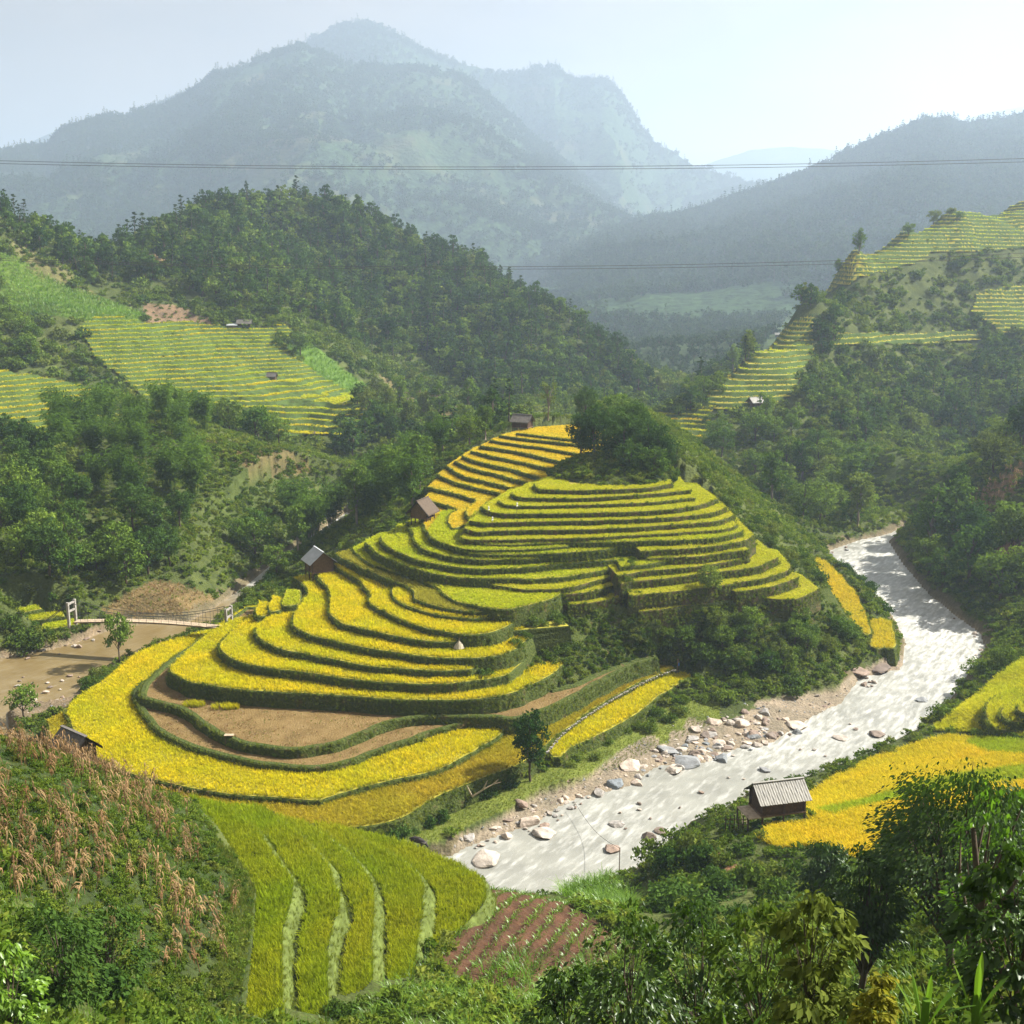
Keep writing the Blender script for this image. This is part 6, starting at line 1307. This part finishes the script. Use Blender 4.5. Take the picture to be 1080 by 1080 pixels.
for i, (u, d, h, w_, lb, mt) in enumerate([(600, 24, 3.4, 2.6, 'pale glossy shrub at the foot of the near slope beneath the red plot', 'gloss'), (668, 22, 4.2, 3.0, 'broad leaved shrub with pale shining leaves below the ravine', 'gloss'), (735, 23, 4.4, 2.8, 'tall broad leaved shrub with hanging shining leaves', 'gloss'), (800, 20, 3.6, 2.6, 'small leaved dark shrub under the slender glossy tree', 'shrub'),
                                         (1052, 24, 7.0, 3.2, 'light green feathery bush at the frame edge', 'tallgrass'), (862, 15, 3.0, 1.6, 'dark leafy shrub behind the yellow green plant', 'shrub'), (930, 13, 1.6, .6, 'yellow green plant with orange tips low on the near slope', 'yellowleaf'), (1072, 14, 3.0, 1.8, 'broad pale shrub in the bottom corner of the slope', 'gloss'),
                                         (60, 40, 5.0, 4.4, 'dark bushy tree at the bottom of the maize hill', 'dense'), (118, 46, 4.6, 4.0, 'dark olive bush with pale leaf tips below the maize', 'dense'), (8, 30, 4.6, 1.8, 'light green leafy plant at the lower west corner', 'tallgrass')]):
    near_tree(u, 1000, h, w_, 40 if d < 30 else 46, 44, .1 if u == 930 else .17 if d < 30 else .22, lb, 720+i, mt, d, 'shrub', 'shrub', .12)
def blade_plant(u, d, lift, blades, label):
    """long upright leaf blades with a folded midrib, ginger or young maize"""
    p = Pd(u, 1080, d); p[2] = Hbase(p[0], p[1]); o = thing('leafy_plant', label, 'plant', tuple(p)); ztop = ZC-d*.729+lift
    for i, (lean, az, L, w_) in enumerate(blades):
        n_ = 9; V = []; dx, dy = math.cos(az), math.sin(az); base = max(0.2, ztop-p[2]-L)
        for k in range(n_):
            t = k/(n_-1); rr = lean*L*t**1.6; z = base+L*(t-.22*lean*t**3); ww = w_*math.sin(math.pi*min(1, .12+.88*(1-abs(2*t*.62-.45))))*(1-t)**.45+.004
            c = np.array([dx*rr, dy*rr, z]); s = np.array([-dy, dx, 0]); f = np.array([dx, dy, 0])*ww*.35; V += [c-s*ww+f, c, c+s*ww+f]
        Fs = [(3*k+j, 3*k+j+1, 3*k+j+4, 3*k+j+3) for k in range(n_-1) for j in (0, 1)]
        lf = MB().add(V, Fs).build('leaf', M['tallgrass'], o)
    MB().tube([(0, 0, -.2), (0, 0, base+.5)], .05, 6).build('stem', M['tallgrass'], o); return o
blade_plant(1028, 13, .75, [(.18, 1.1, 1.15, .07), (.3, 2.6, 1.0, .07), (.1, 4.2, 1.2, .07), (.5, .1, .8, .06)], 'tall bright green blade leaved plant nearest the bottom corner')
blade_plant(975, 12, .62, [(.4, 2.9, .95, .06), (.22, 2.2, 1.0, .06), (.1, .8, .85, .06), (.5, .2, .9, .06), (.7, 5.6, .8, .05)], 'spreading bright green blade leaved plant beside the yellow green one')
blade_plant(775, 12, .12, [(.2, 2.5, .8, .05), (.5, .4, .8, .05)], 'single low blade leaved plant at the bottom edge')
# ------------------------------------------------------------------ daylight, sky, haze
SUN_AZ, SUN_EL = math.radians(72), math.radians(41)     # azimuth east of the view direction
sd_ = Vector((math.sin(SUN_AZ)*math.cos(SUN_EL), math.cos(SUN_AZ)*math.cos(SUN_EL), math.sin(SUN_EL)))
sun = bpy.data.objects.new('sun', bpy.data.lights.new('sun', 'SUN')); COL.objects.link(sun)
sun.data.energy = 5.0; sun.data.angle = math.radians(.6); sun.data.color = (1, .95, .85); sun.rotation_euler = (-sd_).to_track_quat('-Z', 'Y').to_euler()
sun.location = (100, 100, 300)
Wd = bpy.data.worlds.new('World'); SC.world = Wd; Wd.use_nodes = True; nt = Wd.node_tree; nt.nodes.clear(); N = lambda t, **k: _nd(nt, t, k); L = nt.links.new
sky = N('ShaderNodeTexSky', sky_type='NISHITA'); sky.sun_disc = False; sky.sun_elevation = SUN_EL; sky.sun_rotation = SUN_AZ; sky.air_density = 1.0; sky.dust_density = 3.0; sky.ozone_density = 1.0
tc = N('ShaderNodeTexCoord').outputs['Generated']; mp = N('ShaderNodeMapping'); mp.inputs['Scale'].default_value = (1, 1, 2.6); L(tc, mp.inputs[0])
n1 = noise(N, L, 2.6, 7, mp.outputs[0], .6)
cl = ramp(N, L, n1, [(.40, (.94,)*3), (.62, (1,)*3)])
veil = ramp(N, L, n1, [(.38, (2.7, 2.3, 2.05)), (.65, (4.5, 3.65, 3.0))]); mixn = mixc(N, L, cl, sky.outputs[0], veil)
bg = N('ShaderNodeBackground'); bg.inputs['Strength'].default_value = .042; L(mixn, bg.inputs[0]); L(bg.outputs[0], N('ShaderNodeOutputWorld').inputs[0])
m, nt, N, L = new_mat('haze'); pv = N('ShaderNodeVolumePrincipled'); pv.inputs['Color'].default_value = (.62, .775, 1.0, 1); pv.inputs['Density'].default_value = 2.4e-4; pv.inputs['Anisotropy'].default_value = .35
pv.inputs['Density Attribute'].default_value = ''; pv.inputs['Color Attribute'].default_value = ''; pv.inputs['Temperature Attribute'].default_value = ''
L(pv.outputs[0], N('ShaderNodeOutputMaterial').inputs['Volume'])
try: m.cycles.homogeneous_volume = True
except Exception: pass
ztop = max(float((o.matrix_world @ Vector(c)).z) for o in SC.objects if o.type == 'MESH' and o.get('category') == 'mountain' for c in o.bound_box)+45
hb = MB().box((0, 4350, (ztop-19)/2), (19000, 9300, ztop+19)).build('haze', m); tag(hb, 'pale blue haze filling the valley between the mountains', 'haze', None, 'stuff'); hb.display_type = 'WIRE'
vs = SC.view_settings; vs.view_transform = 'Standard'; vs.look = 'None'; vs.exposure = 1.62; vs.gamma = 1
cy = SC.cycles; cy.max_bounces = 5; cy.diffuse_bounces = 2; cy.glossy_bounces = 2; cy.transmission_bounces = 3; cy.volume_bounces = 1; cy.transparent_max_bounces = 6; cy.caustics_reflective = False; cy.caustics_refractive = False; cy.use_denoising = True
cy.sample_clamp_indirect = 4
